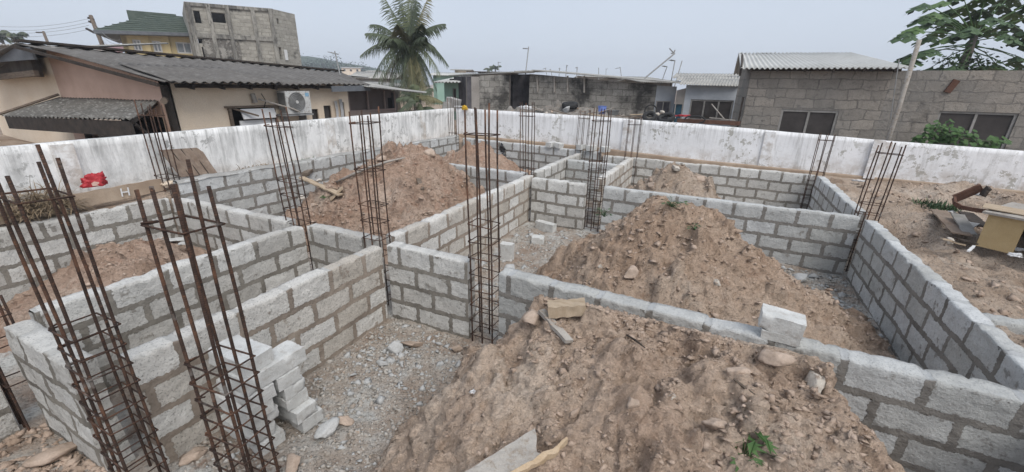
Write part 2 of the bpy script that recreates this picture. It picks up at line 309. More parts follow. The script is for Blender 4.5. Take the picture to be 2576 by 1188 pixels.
class MB:
    def __init__(s): s.V = []; s.F = []
    def add(s, V, F):
        b = len(s.V); s.V += [tuple(map(float, v)) for v in V]; s.F += [tuple(b+i for i in f) for f in F]; return s
    def box(s, c, d, rz=0, tilt=0, rx=0):
        """box centred c, dims d, optional rotation"""
        R = Matrix.Rotation(rz, 3, 'Z') @ Matrix.Rotation(tilt, 3, 'Y') @ Matrix.Rotation(rx, 3, 'X')
        V = [Vector(c)+R @ Vector((sx*d[0]/2, sy*d[1]/2, sz*d[2]/2)) for sx in (-1, 1) for sy in (-1, 1) for sz in (-1, 1)]
        return s.add(V, [(0, 1, 3, 2), (4, 6, 7, 5), (0, 4, 5, 1), (2, 3, 7, 6), (0, 2, 6, 4), (1, 5, 7, 3)])
    def hexa(s, P):      # 8 points: bottom 4 (ccw) then top 4
        return s.add(P, [(0, 3, 2, 1), (4, 5, 6, 7), (0, 1, 5, 4), (1, 2, 6, 5), (2, 3, 7, 6), (3, 0, 4, 7)])
    def beam(s, a, b, w_, h_, up=(0, 0, 1)):
        a = Vector(a); b = Vector(b); d = (b-a).normalized(); sd = d.cross(Vector(up)).normalized()*w_/2; u = sd.cross(d).normalized()*h_/2
        return s.hexa([a-sd-u, b-sd-u, b+sd-u, a+sd-u, a-sd+u, b-sd+u, b+sd+u, a+sd+u])
    def tube(s, pts, r, n=8, cap=True):
        pts = [Vector(p) for p in pts]; rr = r if isinstance(r, (list, tuple)) else [r]*len(pts); V = []; F = []
        for i, p in enumerate(pts):
            d = (pts[min(i+1, len(pts)-1)]-pts[max(i-1, 0)]).normalized()
            a = d.cross(Vector((.13, .31, .94)) if abs(d.z) < .9 else Vector((1, .1, 0))).normalized(); b = d.cross(a)
            for k in range(n):
                t_ = 2*math.pi*k/n; V.append(p+a*math.cos(t_)*rr[i]+b*math.sin(t_)*rr[i])
        for i in range(len(pts)-1):
            for k in range(n): F.append((i*n+k, i*n+(k+1) % n, (i+1)*n+(k+1) % n, (i+1)*n+k))
        if cap: F.append(tuple(range(n))[::-1]); F.append(tuple((len(pts)-1)*n+k for k in range(n)))
        return s.add(V, F)
    def tri(s, P): return s.add(P, [tuple(range(len(P)))])
    def build(s, name, mat, parent=None, loc=None, smooth=False): return mesh(name, s.V, s.F, mat, parent, loc, smooth)

def rough_block(name, c, d, rz, mat, label=None, cat='block', group=None, seed=0, tilt=0, rx=0, amp=.0035, parent=None, loc=None):
    """sandcrete block: subdivided box with worn edges and rough faces"""
    n = [max(2, int(x/.02)) for x in d]; V = []; F = []
    def face(o_, a, b, na, nb):
        base = len(V)
        for i in range(na+1):
            for j in range(nb+1): V.append(o_+a*i/na+b*j/nb)
        for i in range(na):
            for j in range(nb): F.append((base+i*(nb+1)+j, base+(i+1)*(nb+1)+j, base+(i+1)*(nb+1)+j+1, base+i*(nb+1)+j+1))
    x, y, z = (np.array([d[0], 0, 0]), np.array([0, d[1], 0]), np.array([0, 0, d[2]])); o_ = -(x+y+z)/2
    face(o_, y, x, n[1], n[0]); face(o_+z, x, y, n[0], n[1]); face(o_, x, z, n[0], n[2]); face(o_+y, z, x, n[2], n[0]); face(o_, z, y, n[2], n[1]); face(o_+x, y, z, n[1], n[2])
    V = np.array(V); hd = np.array(d)/2; q = np.abs(V)/hd
    near = (q > .93).sum(1); ed = np.maximum(0, near-1)
    nrm = np.stack([fbm(V+seed*7.7, 24, 3, k) for k in range(3)], 1)*amp*2-np.sign(V)*np.maximum(0, fbm(V+seed*2.2, 10, 3, 7)-.12)[:, None]*.05*(near > 1)[:, None]
    V = V+nrm
    R = np.array(Matrix.Rotation(rz, 3, 'Z') @ Matrix.Rotation(tilt, 3, 'Y') @ Matrix.Rotation(rx, 3, 'X'))
    o = mesh(name, V@R.T+np.array(c), np.array(F), mat, parent, loc)
    if label: tag(o, label, cat, group)
    return o
def rock(name, c, d, mat, label=None, cat='rock', group=None, seed=0, parent=None, sub=3, amp=.35):
    import bmesh
    bm = bmesh.new(); bmesh.ops.create_icosphere(bm, subdivisions=sub, radius=1); V = np.array([v.co[:] for v in bm.verts]); F = [[v.index for v in f.verts] for f in bm.faces]; bm.free()
    q_ = np.random.RandomState(seed+900); r = 1+amp*fbm(V+seed*5.3, 1.4, 3); V = V*r[:, None]
    for k in range(15):     # flat broken facets
        nn = q_.normal(size=3); nn /= np.linalg.norm(nn); t_ = V@nn; lim = .48+.25*q_.rand(); V = V-np.outer(np.maximum(0, t_-lim), nn)
    V = V*np.array(d)/2*1.3; V = V@np.array(Matrix.Rotation(q_.normal()*.35, 3, 'X')).T; V += fbm(V*1.0+seed, 40, 3, seed)[:, None]*.012
    a = seed*1.7; R = np.array(Matrix.Rotation(a, 3, 'Z'))
    o = mesh(name, V@R.T+np.array(c), np.array(F), mat, parent)
    if label: tag(o, label, cat, group)
    return o
def scatter(name, pts, sizes, mat, parent=None, seed=0, flat=.6, loc=None):
    """many small broken stones in one mesh"""
    rs = np.random.RandomState(seed); n = len(pts)
    base = np.array([[1, 0, 0], [-1, 0, 0], [0, 1, 0], [0, -1, 0], [0, 0, 1], [0, 0, -1], [.7, .7, .5], [-.7, .6, -.5]], float)[:6]
    tri = np.array([[0, 2, 4], [2, 1, 4], [1, 3, 4], [3, 0, 4], [2, 0, 5], [1, 2, 5], [3, 1, 5], [0, 3, 5]])
    B = base[None]*(.6+.7*rs.rand(n, 6, 3))+.25*rs.normal(size=(n, 6, 3)); B[:, :, 2] *= flat
    a = rs.rand(n)*6.28; ca, sa = np.cos(a), np.sin(a)
    X = B[:, :, 0]*ca[:, None]-B[:, :, 1]*sa[:, None]; Y = B[:, :, 0]*sa[:, None]+B[:, :, 1]*ca[:, None]
    # random tilt about x
    t_ = rs.normal(size=n)*.5; Z = B[:, :, 2]*np.cos(t_)[:, None]+Y*np.sin(t_)[:, None]
    V = np.stack([X, Y, Z], 2)*np.asarray(sizes)[:, None, None]*(1+.5*(rs.rand(n, 1, 3)-.5))+np.asarray(pts)[:, None, :]
    F = (tri[None]+6*np.arange(n)[:, None, None]).reshape(-1, 3)
    return mesh(name, V.reshape(-1, 3), F, mat, parent, loc)

# ------------------------------------------------------------------ ground
def sstep(x, a, b):
    t_ = np.clip((x-a)/(b-a), 0, 1); return t_*t_*(3-2*t_)
def ground_z(x, y):
    P = P3(x, y); sh = np.shape(x)
    n1 = fbm(P, .8, 4, 3).reshape(sh); n2 = fbm(P, 5, 4, 9).reshape(sh)
    fl = .03+.05*n1+.035*n2
    west = 1.02+.10*sstep(y, 2.6, 4.2)+.05*n1+.05*n2
    north = .93+.10*sstep(-x, 1, 7)+.04*n1+.03*n2
    ang = .86+.06*sstep(y, 9, 12)+.26*n1+.14*n2
    pit = np.exp(-(((x-2.95)/.35)**2+((y-8.5)/.5)**2)); berm = np.exp(-(((x-3.3)/.5)**2+((y-9.6)/1.2)**2))
    east = ang-.42*pit+.10*berm+.10*sstep(x, 2.6, 3.2)*np.sin(y*1.7+x)*.5
    w_ = np.where(x < -8.16, west, np.where(y > 12.47, north, np.where(x > 2.37, east, fl)))
    out = (x < -9.2) | (y > 13.6)
    return np.where(out, 1.2+.25*n1, w_)
def axis(a, b, st, ext):
    r = list(np.arange(a, b+1e-6, st)); k = st
    lo, hi = [], []
    v = a; k = st
    while v > ext[0]: k *= 1.25; v -= k; lo.append(v)
    v = b; k = st
    while v < ext[1]: k *= 1.25; v += k; hi.append(v)
    return np.array(lo[::-1]+r+hi)
gx = axis(-9.4, 6.6, .055, (-900, 900)); gy = axis(-.6, 13.8, .055, (-900, 900))
GX, GY = np.meshgrid(gx, gy, indexing='ij'); GZ = ground_z(GX, GY)
nx, ny = GX.shape; idx = np.arange(nx*ny).reshape(nx, ny)
F = np.stack([idx[:-1, :-1], idx[1:, :-1], idx[1:, 1:], idx[:-1, 1:]], -1).reshape(-1, 4)
g = mesh('ground', np.stack([GX.ravel(), GY.ravel(), GZ.ravel()], 1), F, M_ground, loc=(0, 0, 0), smooth=True); tag(g, kind='structure')
at = g.data.attributes.new('zone', 'FLOAT', 'POINT'); at.data.foreach_set('value', (((GX > 2.37) | (GX < -8.16) | (GY > 12.47)).astype(np.float32)).ravel())

# ------------------------------------------------------------------ block walls
def block_wall(p0, p1, zt0, zt1, label, mat, zb=-.08, th=.16, group=None, seed=0, phase=0.0, cell=.045, cap=None, name='block_wall', notop=False, cat='block wall'):
    p0 = np.array(p0, float); p1 = np.array(p1, float); L = np.linalg.norm(p1-p0); d = (p1-p0)/L; nr = np.array([-d[1], d[0]])
    nu = max(3, int(L/cell)); H = max(zt0, zt1)-zb; nz_ = max(3, int(H/cell)); nt_ = 4
    # ring profile around the section: left face up, top across, right face down
    prof = [(-.5, k/nz_) for k in range(nz_+1)]+[(-.5+k/nt_, 1.0) for k in range(1, nt_)]+[(.5, 1-k/nz_) for k in range(nz_+1)]
    prof = np.array(prof); m_ = len(prof)
    u = np.linspace(0, 1, nu+1); U, K = np.meshgrid(u, np.arange(m_), indexing='ij')
    o_ = prof[K, 0]; h = prof[K, 1]; zt = zt0+(zt1-zt0)*U
    bid = np.floor((U*L+phase)/.48).astype(int); hh = _h(bid.ravel().astype(np.int64), 0*bid.ravel().astype(np.int64), 0*bid.ravel().astype(np.int64), seed+5).reshape(U.shape)-.5
    jd = np.abs(((U*L+phase)/.48) % 1-.0); jd = np.minimum(jd, 1-jd)*.48
    topj = hh*.016-.006*np.exp(-(jd/.02)**2)
    z = zb+(zt-zb)*h+topj*(h > .85)*(h-.85)/.15
    X = p0[0]+d[0]*U*L+nr[0]*o_*th; Y = p0[1]+d[1]*U*L+nr[1]*o_*th
    V = np.stack([X.ravel(), Y.ravel(), z.ravel()], 1)
    nn = fbm(V+seed, 5, 3, seed)*.016+fbm(V+seed, 25, 2, seed+4)*.008
    onx = (nr[0]*np.sign(o_)).ravel(); ony = (nr[1]*np.sign(o_)).ravel()
    edge = ((h > .985) & (np.abs(o_) > .49)).ravel()
    chip = np.maximum(0, fbm(V+seed, 9, 3, seed+20)+.02)*.05*edge*(fbm(V+seed, 2.5, 2, seed+33) > -.03)
    V[:, 0] += onx*(nn-chip*.6); V[:, 1] += ony*(nn-chip*.6); V[:, 2] += (fbm(V+seed, 11, 3, seed+9)*.018)*((h > .97).ravel())-chip
    uvU = U*L+phase+seed*3.36; uvV = z-zt0-(zt1-zt0)*U+25.0
    top = (np.abs(o_) < .49) & (h >= .99)
    uvV = np.where(top, 24.875, np.minimum(uvV, 24.96)); uv = np.stack([uvU.ravel(), uvV.ravel()], 1)
    idx = np.arange((nu+1)*m_).reshape(nu+1, m_)
    Fq = np.stack([idx[:-1, :-1], idx[:-1, 1:], idx[1:, 1:], idx[1:, :-1]], -1).reshape(-1, 4).tolist()
    # ends: grid rows between left and right faces
    Vl = V.tolist(); uvl = uv.tolist()
    for e, iu in ((0, 0), (1, nu)):
        lft = [idx[iu, k] for k in range(nz_+1)]; rgt = [idx[iu, m_-1-k] for k in range(nz_+1)]
        b = len(Vl); tl = []
        for k in range(nz_+1):
            for q in (0, .5, 1):
                a_ = np.array(Vl[lft[k]]); c_ = np.array(Vl[rgt[k]]); p = a_+(c_-a_)*q
                if q == .5 or True: p[:2] += d*(1 if e else -1)*(.006+.02*float(fbm(p[None]+seed, 8, 2, 3)[0]))*(1 if q == .5 else .2)
                Vl.append(p.tolist()); uvl.append([uvl[lft[k]][0]*0+.24+q*.16+(.0 if e else 5.0)+seed*.48, uvl[lft[k]][1]])
        for k in range(nz_):
            for q in range(2):
                i0 = b+k*3+q; Fq.append([i0, i0+1, i0+4, i0+3] if not e else [i0, i0+3, i0+4, i0+1])
    o = mesh(name, np.array(Vl), np.array(Fq), mat, loc=(p0[0], p0[1], 0), smooth=False, uv=np.array(uvl))
    tag(o, label, cat, group)
    if cap:      # cement screed along the top
        cm = MB(); n_ = int(L/.12)
        c_o = mesh('cement_cap', *cap_mesh(p0, d, nr, L, zt0, zt1, th, seed), M_concrete, o)
    return o
def cap_mesh(p0, d, nr, L, z0, z1, th, seed):
    n = int(L/.08); V = []; F = []
    for i in range(n+1):
        u = i/n; r = [float(x) for x in fbm(np.array([[u*L, seed, k] for k in range(4)]), 4, 3, seed)]
        zz = z0+(z1-z0)*u+.022+.03*r[0]
        for k, q in enumerate((-.56+.1*r[1], -.3, .3, .56+.1*r[2])):
            V.append((p0[0]+d[0]*u*L+nr[0]*q*th, p0[1]+d[1]*u*L+nr[1]*q*th, zz-(.045 if k in (0, 3) else 0)))
        if i:
            b = (i-1)*4
            for k in range(3): F.append((b+k, b+4+k, b+5+k, b+1+k))
    return np.array(V), np.array(F)
GW = 'block foundation walls'
def bw(*a, **k): k.setdefault('group', GW); return block_wall(*a, **k)
bw((-4.84, .87), (-3.76, .87), 1.04, 1.04, 'short pale block wall at the lower left between two rebar cages', M_blockB, seed=1, phase=.2, cell=.022)
bw((-3.545, 1.02), (-3.545, 3.54), 1.04, 1.04, 'nearest long block wall with beige mortar behind the pile of loose blocks', M_blockA, seed=2, phase=.18, cell=.022)
bw((-5.02, 1.0), (-5.02, 3.62), 1.04, 1.04, 'block wall parallel behind the nearest wall, in front of the small reddish heap', M_blockB, seed=3, cell=.03)
bw((-5.03, -1.6), (-5.03, .66), 1.04, 1.04, 'block wall cut off by the lower left corner of the photo', M_blockB, seed=4, phase=.1)
bw((-3.46, 3.70), (-2.31, 3.73), 1.04, 1.04, 'short block wall between two rebar cages behind the gravel floor', M_blockB, seed=5, phase=.3, cell=.022)
bw((-1.86, 3.66), (2.27, 3.52), 1.04, 1.04, 'long front block wall half buried by the largest earth mound', M_blockC, seed=6, phase=.36, cell=.022, th=.18)
bw((-4.93, 3.74), (-3.72, 3.74), 1.04, 1.04, 'short block wall left of the rebar cage in front of the big reddish mound', M_blockB, seed=7, phase=.4)
bw((-8.05, 3.62), (-5.3, 3.70), 1.04, 1.04, 'block wall running back from the small reddish heap room to the left edge wall', M_blockB, seed=8)
bw((-8.2, .2), (-8.2, 3.54), 1.04, 1.04, 'left edge block wall below the formwork board marked H', M_blockB, seed=9, phase=.1)
bw((-8.16, 3.72), (-8.16, 12.36), 1.28, 1.27, 'tall block wall with cement top along the stained white wall', M_blockC, seed=10, phase=.2, cap=True)
bw((-3.66, 3.92), (-3.66, 8.48), 1.04, 1.04, 'long block wall beside the big reddish mound, leading away from the middle cage', M_blockA, seed=11, phase=.25)
bw((-3.74, 8.86), (-3.74, 12.3), 1.04, 1.04, 'block wall running back behind the two middle cages to the far wall', M_blockB, seed=12)
bw((-8.07, 8.72), (-3.84, 8.66), 1.04, 1.04, 'block wall between the big reddish mound and the far mound with the black bag', M_blockC, seed=13, phase=.1)
bw((-3.5, 8.3), (-2.3, 8.28), 1.04, 1.04, 'short block wall closing the passage with the loose white block in front', M_blockB, seed=14, phase=.13)
bw((-3.64, 11.0), (-2.26, 11.0), 1.04, 1.04, 'short cross block wall between the two far passage walls', M_blockC, seed=15)
bw((-2.17, 8.78), (-2.17, 12.3), 1.06, 1.04, 'block wall rising behind the tied cage to the far right corner of the passage', M_blockA, seed=16, phase=.22)
bw((-1.9, 8.25), (2.25, 8.25), 1.04, 1.04, 'block wall behind the tall brown mound in the right half', M_blockC, seed=17, phase=.05)
bw((2.37, 8.62), (2.37, 12.2), 1.04, 1.02, 'far block wall piece right of the pale mound room', M_blockC, seed=18, phase=.3)
bw((2.37, 2.4), (2.37, 8.08), 1.04, 1.04, 'long block wall at the right edge beside the sandy yard', M_blockC, seed=19, phase=.13, cell=.025)
bw((2.47, 4.92), (4.6, 4.96), 1.03, 1.03, 'block wall branching off to the right from the right edge wall', M_blockC, seed=20)
bw((-7.95, 12.48), (-3.1, 12.48), 1.20, 1.10, 'far block wall behind the mound with the black bag, loose blocks on top', M_blockC, seed=21)
bw((-3.0, 12.50), (2.3, 12.48), 1.02, .99, 'far block wall behind the pale mound, below the peeling white wall', M_blockB, seed=22, phase=.2)

# ------------------------------------------------------------------ perimeter walls (whitewashed)
def strip_wall(name, pts, zb, th, side, mat, label, cat='wall', parent=None, cell=.12, amp=.012, pil=()):
    """pts: list of (x, y, ztop); wall as a dense strip"""
    V = []; uvs = []
    P = np.array(pts, float); seg = np.linalg.norm(np.diff(P[:, :2], axis=0), axis=1); cum = np.r_[0, np.cumsum(seg)]; L = cum[-1]; n = int(L/cell); nz_ = 12
    s_ = np.linspace(0, L, n+1); X = np.interp(s_, cum, P[:, 0]); Y = np.interp(s_, cum, P[:, 1]); T = np.interp(s_, cum, P[:, 2])
    dx = np.gradient(X); dy = np.gradient(Y); l_ = np.hypot(dx, dy); nxn, nyn = -dy/l_*side, dx/l_*side
    prof = [(0, k/nz_) for k in range(nz_+1)]+[(1, 1.0), (1, 0.0)]; m_ = len(prof)
    for i in range(n+1):
        tj = .007*float(fbm(np.array([[s_[i], 0, side]]), 2.5, 3, 8)[0])
        for k, (o_, h) in enumerate(prof):
            q = (X[i]+nxn[i]*o_*th, Y[i]+nyn[i]*o_*th, zb+(T[i]-zb)*h+(tj if h == 1 else 0)); V.append(q); uvs.append((s_[i], q[2]))
    V = np.array(V); dn = fbm(V, 2.2, 4, 31)*amp*2; ii = np.repeat(np.arange(n+1), m_); V[:, 0] += nxn[ii]*dn; V[:, 1] += nyn[ii]*dn
    idx = np.arange((n+1)*m_).reshape(n+1, m_)
    F = np.stack([idx[:-1, :-1], idx[:-1, 1:], idx[1:, 1:], idx[1:, :-1]], -1).reshape(-1, 4)
    o = mesh(name, V, F, mat, parent, loc=(P[0, 0], P[0, 1], zb) if parent is None else None, uv=np.array(uvs))
    if label: tag(o, label, cat)
    for sp, wd in pil:      # pilasters stand proud of the inner face
        k = np.interp(sp, cum, P[:, 0]), np.interp(sp, cum, P[:, 1]), np.interp(sp, cum, P[:, 2]); i = min(n, int(sp/L*n))
        dd = np.array([dx[i], dy[i]])/l_[i]; MB().box((k[0]-nxn[i]*.005, k[1]-nyn[i]*.005, (zb+k[2])/2-.01), (wd, .06, k[2]-zb-.03), math.atan2(dd[1], dd[0])).build('pilaster', mat, o)
    return o
wl = strip_wall('boundary_wall', [(-8.8, -3, 1.94), (-8.8, 2, 1.985), (-8.78, 5, 2.03), (-8.78, 9, 2.08), (-8.76, 13.12, 2.12)], .6, .16, 1, M_whiteL,
                'stained whitewashed boundary wall along the left side, in front of the cream house', 'boundary wall', pil=((5.68, .26), (10.6, .24), (14.3, .22)))
wr = strip_wall('boundary_wall', [(-8.7, 13.20, 2.12), (-3.5, 13.1, 2.07), (-.5, 13.0, 2.01), (3.6, 12.93, 1.865), (7.5, 12.85, 1.785), (12, 12.7, 1.76)], .6, .16, 1, M_whiteR,
                'peeling white boundary wall across the back and right side', 'boundary wall', pil=((6.2, .28), (9.9, .24), (12.3, .24)))
ft = strip_wall('foundation_strip', [(-8.62, 13.13, 1.22), (-3.5, 13.03, 1.15), (-.5, 12.94, 1.05), (3.6, 12.87, 1.0), (7.5, 12.79, .98), (12, 12.64, .98)], .5, .1, 1, M_board, 'exposed brown footing strip along the base of the peeling white wall', 'footing', amp=.02)

# ------------------------------------------------------------------ earth mounds
def mound(label, cx, cy, rx, ry, H, mat, seed, r0=.12, p=2.0, cell=.025, clip=None, rough=1.0, skew=None, extra=None, nrub=500, rubmat=None, rs_=(.008, .03), name='earth_mound', cap=None):
    xs = np.arange(cx-(rx[0] if isinstance(rx, tuple) else rx)*1.15, cx+(rx[1] if isinstance(rx, tuple) else rx)*1.15, cell); ys = np.arange(cy-ry*1.15, cy+ry*1.15, cell)
    if clip: xs = xs[(xs > clip[0]) & (xs < clip[1])]; ys = ys[(ys > clip[2]) & (ys < clip[3])]
    X, Y = np.meshgrid(xs, ys, indexing='ij'); P = P3(X, Y)
    wob = 1+.22*fbm(P, .9, 3, seed).reshape(X.shape)
    rl, rr_ = (rx if isinstance(rx, tuple) else (rx, rx))
    def hz(X, Y, P):
        r = (np.abs((X-cx)/np.where(X < cx, rl, rr_))**p+np.abs((Y-cy)/ry)**p)**(1/p)*(1+.22*fbm(P, .9, 3, seed).reshape(X.shape))
        z = H*np.clip((1-r)/(1-r0), -.3, 1.0); z = np.where(r < r0+.1, H*(1-.5*np.maximum(0, (r-(r0-.1)))/ (1-r0) if False else np.clip((1-r)/(1-r0), 0, 1)), z)
        z = z-.05*H*np.clip(1-r/ max(r0, .15), 0, 1)*0
        if extra is not None: z = extra(X, Y, z)
        a = fbm(P, 1.7, 3, seed+1).reshape(X.shape)*.15*rough
        b = fbm(P, 5.5, 3, seed+2); b = (np.abs(b)*.11*rough).reshape(X.shape)
        c = fbm(P, 17, 4, seed+3, .6); c = (np.abs(c)*.030*rough).reshape(X.shape)
        rg = np.maximum(0, fbm(P, 3.3, 2, seed+7)-.16).reshape(X.shape)*.5*rough
        cl_ = fbm(P, 8.5, 2, seed+12).reshape(X.shape); rg = rg+(sstep(cl_, .10, .20)*.018)*rough
        zz = z+(a+b+c+rg)*np.clip((z+.1)/.3, 0, 1)
        return np.minimum(zz, cap(X, Y)) if cap is not None else zz
    Z = hz(X, Y, P)
    nx, ny = X.shape; idx = np.arange(nx*ny).reshape(nx, ny)
    F = np.stack([idx[:-1, :-1], idx[1:, :-1], idx[1:, 1:], idx[:-1, 1:]], -1).reshape(-1, 4)
    keep = Z.ravel()[F].max(1) > -.12; F = F[keep]
    used = np.unique(F); rm = -np.ones(nx*ny, int); rm[used] = np.arange(len(used))
    V = np.stack([X.ravel(), Y.ravel(), Z.ravel()], 1)[used]
    # relief along the surface normal, evaluated in three dimensions so slopes stay crumbly
    zx, zy = np.gradient(Z, cell, cell); Nn = np.stack([-zx.ravel(), -zy.ravel(), np.ones(Z.size)], 1)[used]; Nn /= np.linalg.norm(Nn, axis=1)[:, None]
    V0 = V.copy(); k1 = fbm(V0, 4.5, 2, seed+50); k2 = fbm(V0, 11, 2, seed+51); k3 = fbm(V0, 26, 2, seed+52)
    hollow = np.minimum(0, fbm(V0, 2.6, 2, seed+53)+.20)*.45
    dsp = (k1*.055+(sstep(k2, .06, .18)-.3)*.018+(sstep(k3, .02, .18)-.4)*.016+k3*.02+hollow*.35)*rough*np.clip(V0[:, 2]/.12, 0, 1)
    V = V0+Nn*dsp[:, None]
    if cap is not None: V[:, 2] = np.minimum(V[:, 2], cap(V[:, 0], V[:, 1])+.03*fbm(V*[1, 1, 0], 12, 3, 5)); V[:, 1] = np.minimum(V[:, 1], 3.5)
    o = mesh(name, V, rm[F], mat, loc=(cx, cy, 0), smooth=True); tag(o, label, 'earth mound', 'earth mounds inside the foundation')
    if nrub:
        rs = np.random.RandomState(seed+5); ids = rs.randint(0, len(V), nrub*3); q_ = V[ids]+rs.uniform(-cell, cell, (len(ids), 3))*[.5, .5, 0]
        ok = (vn(q_, 1.6, seed+40)+vn(q_, 5, seed+41)*.5+.25*rs.rand(len(ids)) > .05) & (q_[:, 2] > .02); q_ = q_[ok][:nrub]; fx, fy, fz = q_.T
        sz = rs_[0]+(rs_[1]-rs_[0])*rs.rand(len(fx))**7
        tag(scatter('rubble', np.stack([fx, fy, fz-sz*.15], 1), sz, rubmat or M_clod, o, seed, .5), kind='stuff')
    def at(x, y):
        x = np.array([float(x)]); y = np.array([float(y)]); return float(hz(x, y, P3(x, y))[0])
    def hit(px, py):
        r = ray(px, py); t_ = np.arange(.8, 26, .004); p = C0[None]+r[None]*t_[:, None]
        z = np.maximum(hz(p[:, 0], p[:, 1], P3(p[:, 0], p[:, 1])), 0); ok = (p[:, 2] < z)
        if clip: ok &= (p[:, 0] > clip[0]) & (p[:, 0] < clip[1]) & (p[:, 1] > clip[2]) & (p[:, 1] < clip[3])
        i = int(np.argmax(ok)); return p[i] if ok.any() else PZ(px, py, max(.3, H*.6))
    at.hit = hit
    return o, at
def cap1(X, Y): return 2.93-1.925*(Y/3.44)-.20*sstep(-X, 1.1, 1.5)*sstep(Y, 2.9, 3.3)-.02*(1-sstep(X, .3, .6))
def ex1(X, Y, z): return z*(1-.02*sstep(Y, 2.9, 3.45))*(.80+.20*sstep(Y, .9, 2.3))*(1+.04*np.sin(X*2))+.30*np.exp(-(((X+.72)/.55)**2+((Y-2.75)/.6)**2))+.14*np.exp(-(((X-.1)/.8)**2+((Y-2.3)/.6)**2))-.10*np.exp(-(((X+1.05)/.25)**2+((Y-2.25)/.35)**2))
m1, z1 = mound('largest sandy brown earth mound filling the foreground, broken planks on it', -.08, 2.25, 2.0, 2.3, 1.02, M_soil, 101, r0=.52, p=2.6, cell=.02, clip=(-2.6, 2.2, -.2, 3.5), extra=ex1, cap=cap1, nrub=22000, rs_=(.004, .036), rough=1.0)
def ex2(X, Y, z): return z
m2, z2 = mound('tall brown earth mound behind the half buried front wall', -.5, 5.65, (1.75, 2.6), 1.85, 1.46, M_soilb, 202, r0=.16, cell=.028, clip=(-2.9, 2.2, 3.8, 8.1), nrub=9000, rs_=(.006, .045), rough=1.0)
m3, z3 = mound('big reddish earth mound with planks and a long stick on it', -5.85, 6.95, (2.45, 1.9), 2.45, 1.6, M_soil2, 303, r0=.16, p=2.3, cell=.03, clip=(-8.06, -3.78, 3.86, 8.6), nrub=8000, rs_=(.01, .055), rough=1.15)
m4, z4 = mound('far reddish earth mound with a black plastic bag on its slope', -6.3, 10.6, 1.95, 1.8, 1.25, M_soil2, 404, r0=.1, cell=.04, clip=(-8, -3.8, 8.8, 12.35), nrub=900, rs_=(.012, .05))
m5, z5 = mound('pale clumpy earth mound in the far right room', -.75, 10.3, 1.75, 1.6, 1.22, M_soil3, 505, r0=.1, cell=.04, clip=(-2.05, 2.2, 8.4, 12.3), nrub=1500, rs_=(.012, .08), rough=.95)
m6, z6 = mound('low reddish heap of rubble in the small left room', -7.3, 2.4, 1.5, 1.5, .5, M_soil2, 606, r0=.3, cell=.035, clip=(-8.1, -5.1, .4, 3.55), nrub=1800, rs_=(.01, .05))

# ------------------------------------------------------------------ gravel and stones
def floor_pts(n, x0, x1, y0, y1, seed, avoid=None):
    rs = np.random.RandomState(seed); x = rs.uniform(x0, x1, n); y = rs.uniform(y0, y1, n); z = ground_z(x, y)
    ok = vn(P3(x, y), 1.7, seed)+.6*rs.rand(n) > .12
    return np.stack([x, y, z], 1)[ok], rs
pts, rs = floor_pts(14000, -3.45, -1.2, .3, 3.6, 5); tag(scatter('gravel', pts, .005+.030*rs.rand(len(pts))**5, M_chip, seed=1), 'grey stone chippings spread on the floor in front of the long wall with beige mortar', 'gravel', kind='stuff')
pts, rs = floor_pts(9000, -3.5, -1.2, 3.8, 8.2, 6); tag(scatter('gravel', pts, .008+.03*rs.rand(len(pts))**3, M_chip, seed=2), 'stone chippings on the passage floor left of the tall brown mound', 'gravel', kind='stuff')
pts, rs = floor_pts(4000, .6, 2.28, 3.7, 8.1, 7); tag(scatter('gravel', pts, .01+.035*rs.rand(len(pts))**3, M_chip, seed=3), 'dark stone chippings along the foot of the right edge wall', 'gravel', kind='stuff')
pts, rs = floor_pts(4200, -4.95, -3.6, -.6, .8, 8); tag(scatter('rubble', pts, .014+.045*rs.rand(len(pts))**3, M_clod, seed=4), 'brown broken stones on the floor in the lower left corner', 'rubble', kind='stuff')
pts, rs = floor_pts(5200, 2.6, 6.4, 3.2, 12.5, 9); tag(scatter('pebbles', pts,   .007+.06*rs.rand(len(pts))**7, M_clod, seed=5), 'scattered small stones on the sandy yard at the right', 'pebbles', kind='stuff')
def gz(x, y): return float(ground_z(np.array([x]), np.array([y]))[0])
def rk(px, py, z, d, mat, label, seed, cat='rock'):
    p = PZ(px, py, z); return rock('rock', (p[0], p[1], z+d[2]*.2), d, mat, label, cat, seed=seed)
RK = [(825, 1088, .06, (.2, .15, .13), M_greyrock, 'pale grey stone on the gravel floor right of the loose block pile', 1),
      (1030, 868, .05, (.34, .2, .07), M_rock2, 'flat brown slab on the gravel floor near the rebar corner', 2),
      (998, 882, .05, (.16, .16, .14), M_greyrock, 'rounded grey stone beside the flat brown slab', 3),
      (865, 1060, .05, (.17, .1, .07), M_rock2, 'small brown stone just behind the pale grey stone', 4),
      (793, 1045, .05, (.14, .12, .13), M_greyrock, 'dark grey stone touching the foot of the block pile', 5),
      (1150, 880, .06, (.15, .1, .08), M_rock2, 'brown stone at the left foot of the largest mound', 6),
      (735, 1170, .06, (.22, .12, .08), M_rock2, 'angular flat stone at the bottom beside the nearest cage', 7),
      (150, 1140, .08, (.30, .16, .08), M_rock2, 'pale orange slab on the broken stones in the lower left corner', 8),
      (2080, 768, .10, (.26, .16, .2), M_greyrock, 'whitish folded lump on the dark floor beside the right edge wall', 9),
      (2010, 700, .06, (.30, .26, .12), M_greyrock, 'grey stone heap corner in front of the block wall behind the tall mound', 10),
      (960, 915, .05, (.12, .08, .05), M_greyrock, 'small white chip stone in the middle of the gravel floor', 11),
      (490, 1152, .06, (.16, .13, .1), M_rock2, 'reddish stone at the foot of the long wall with beige mortar', 12),
      (2390, 610, .92, (.10, .09, .13), M_rock, 'single pale stone lying on the sandy yard', 14)]
for r_ in RK: rk(*r_)
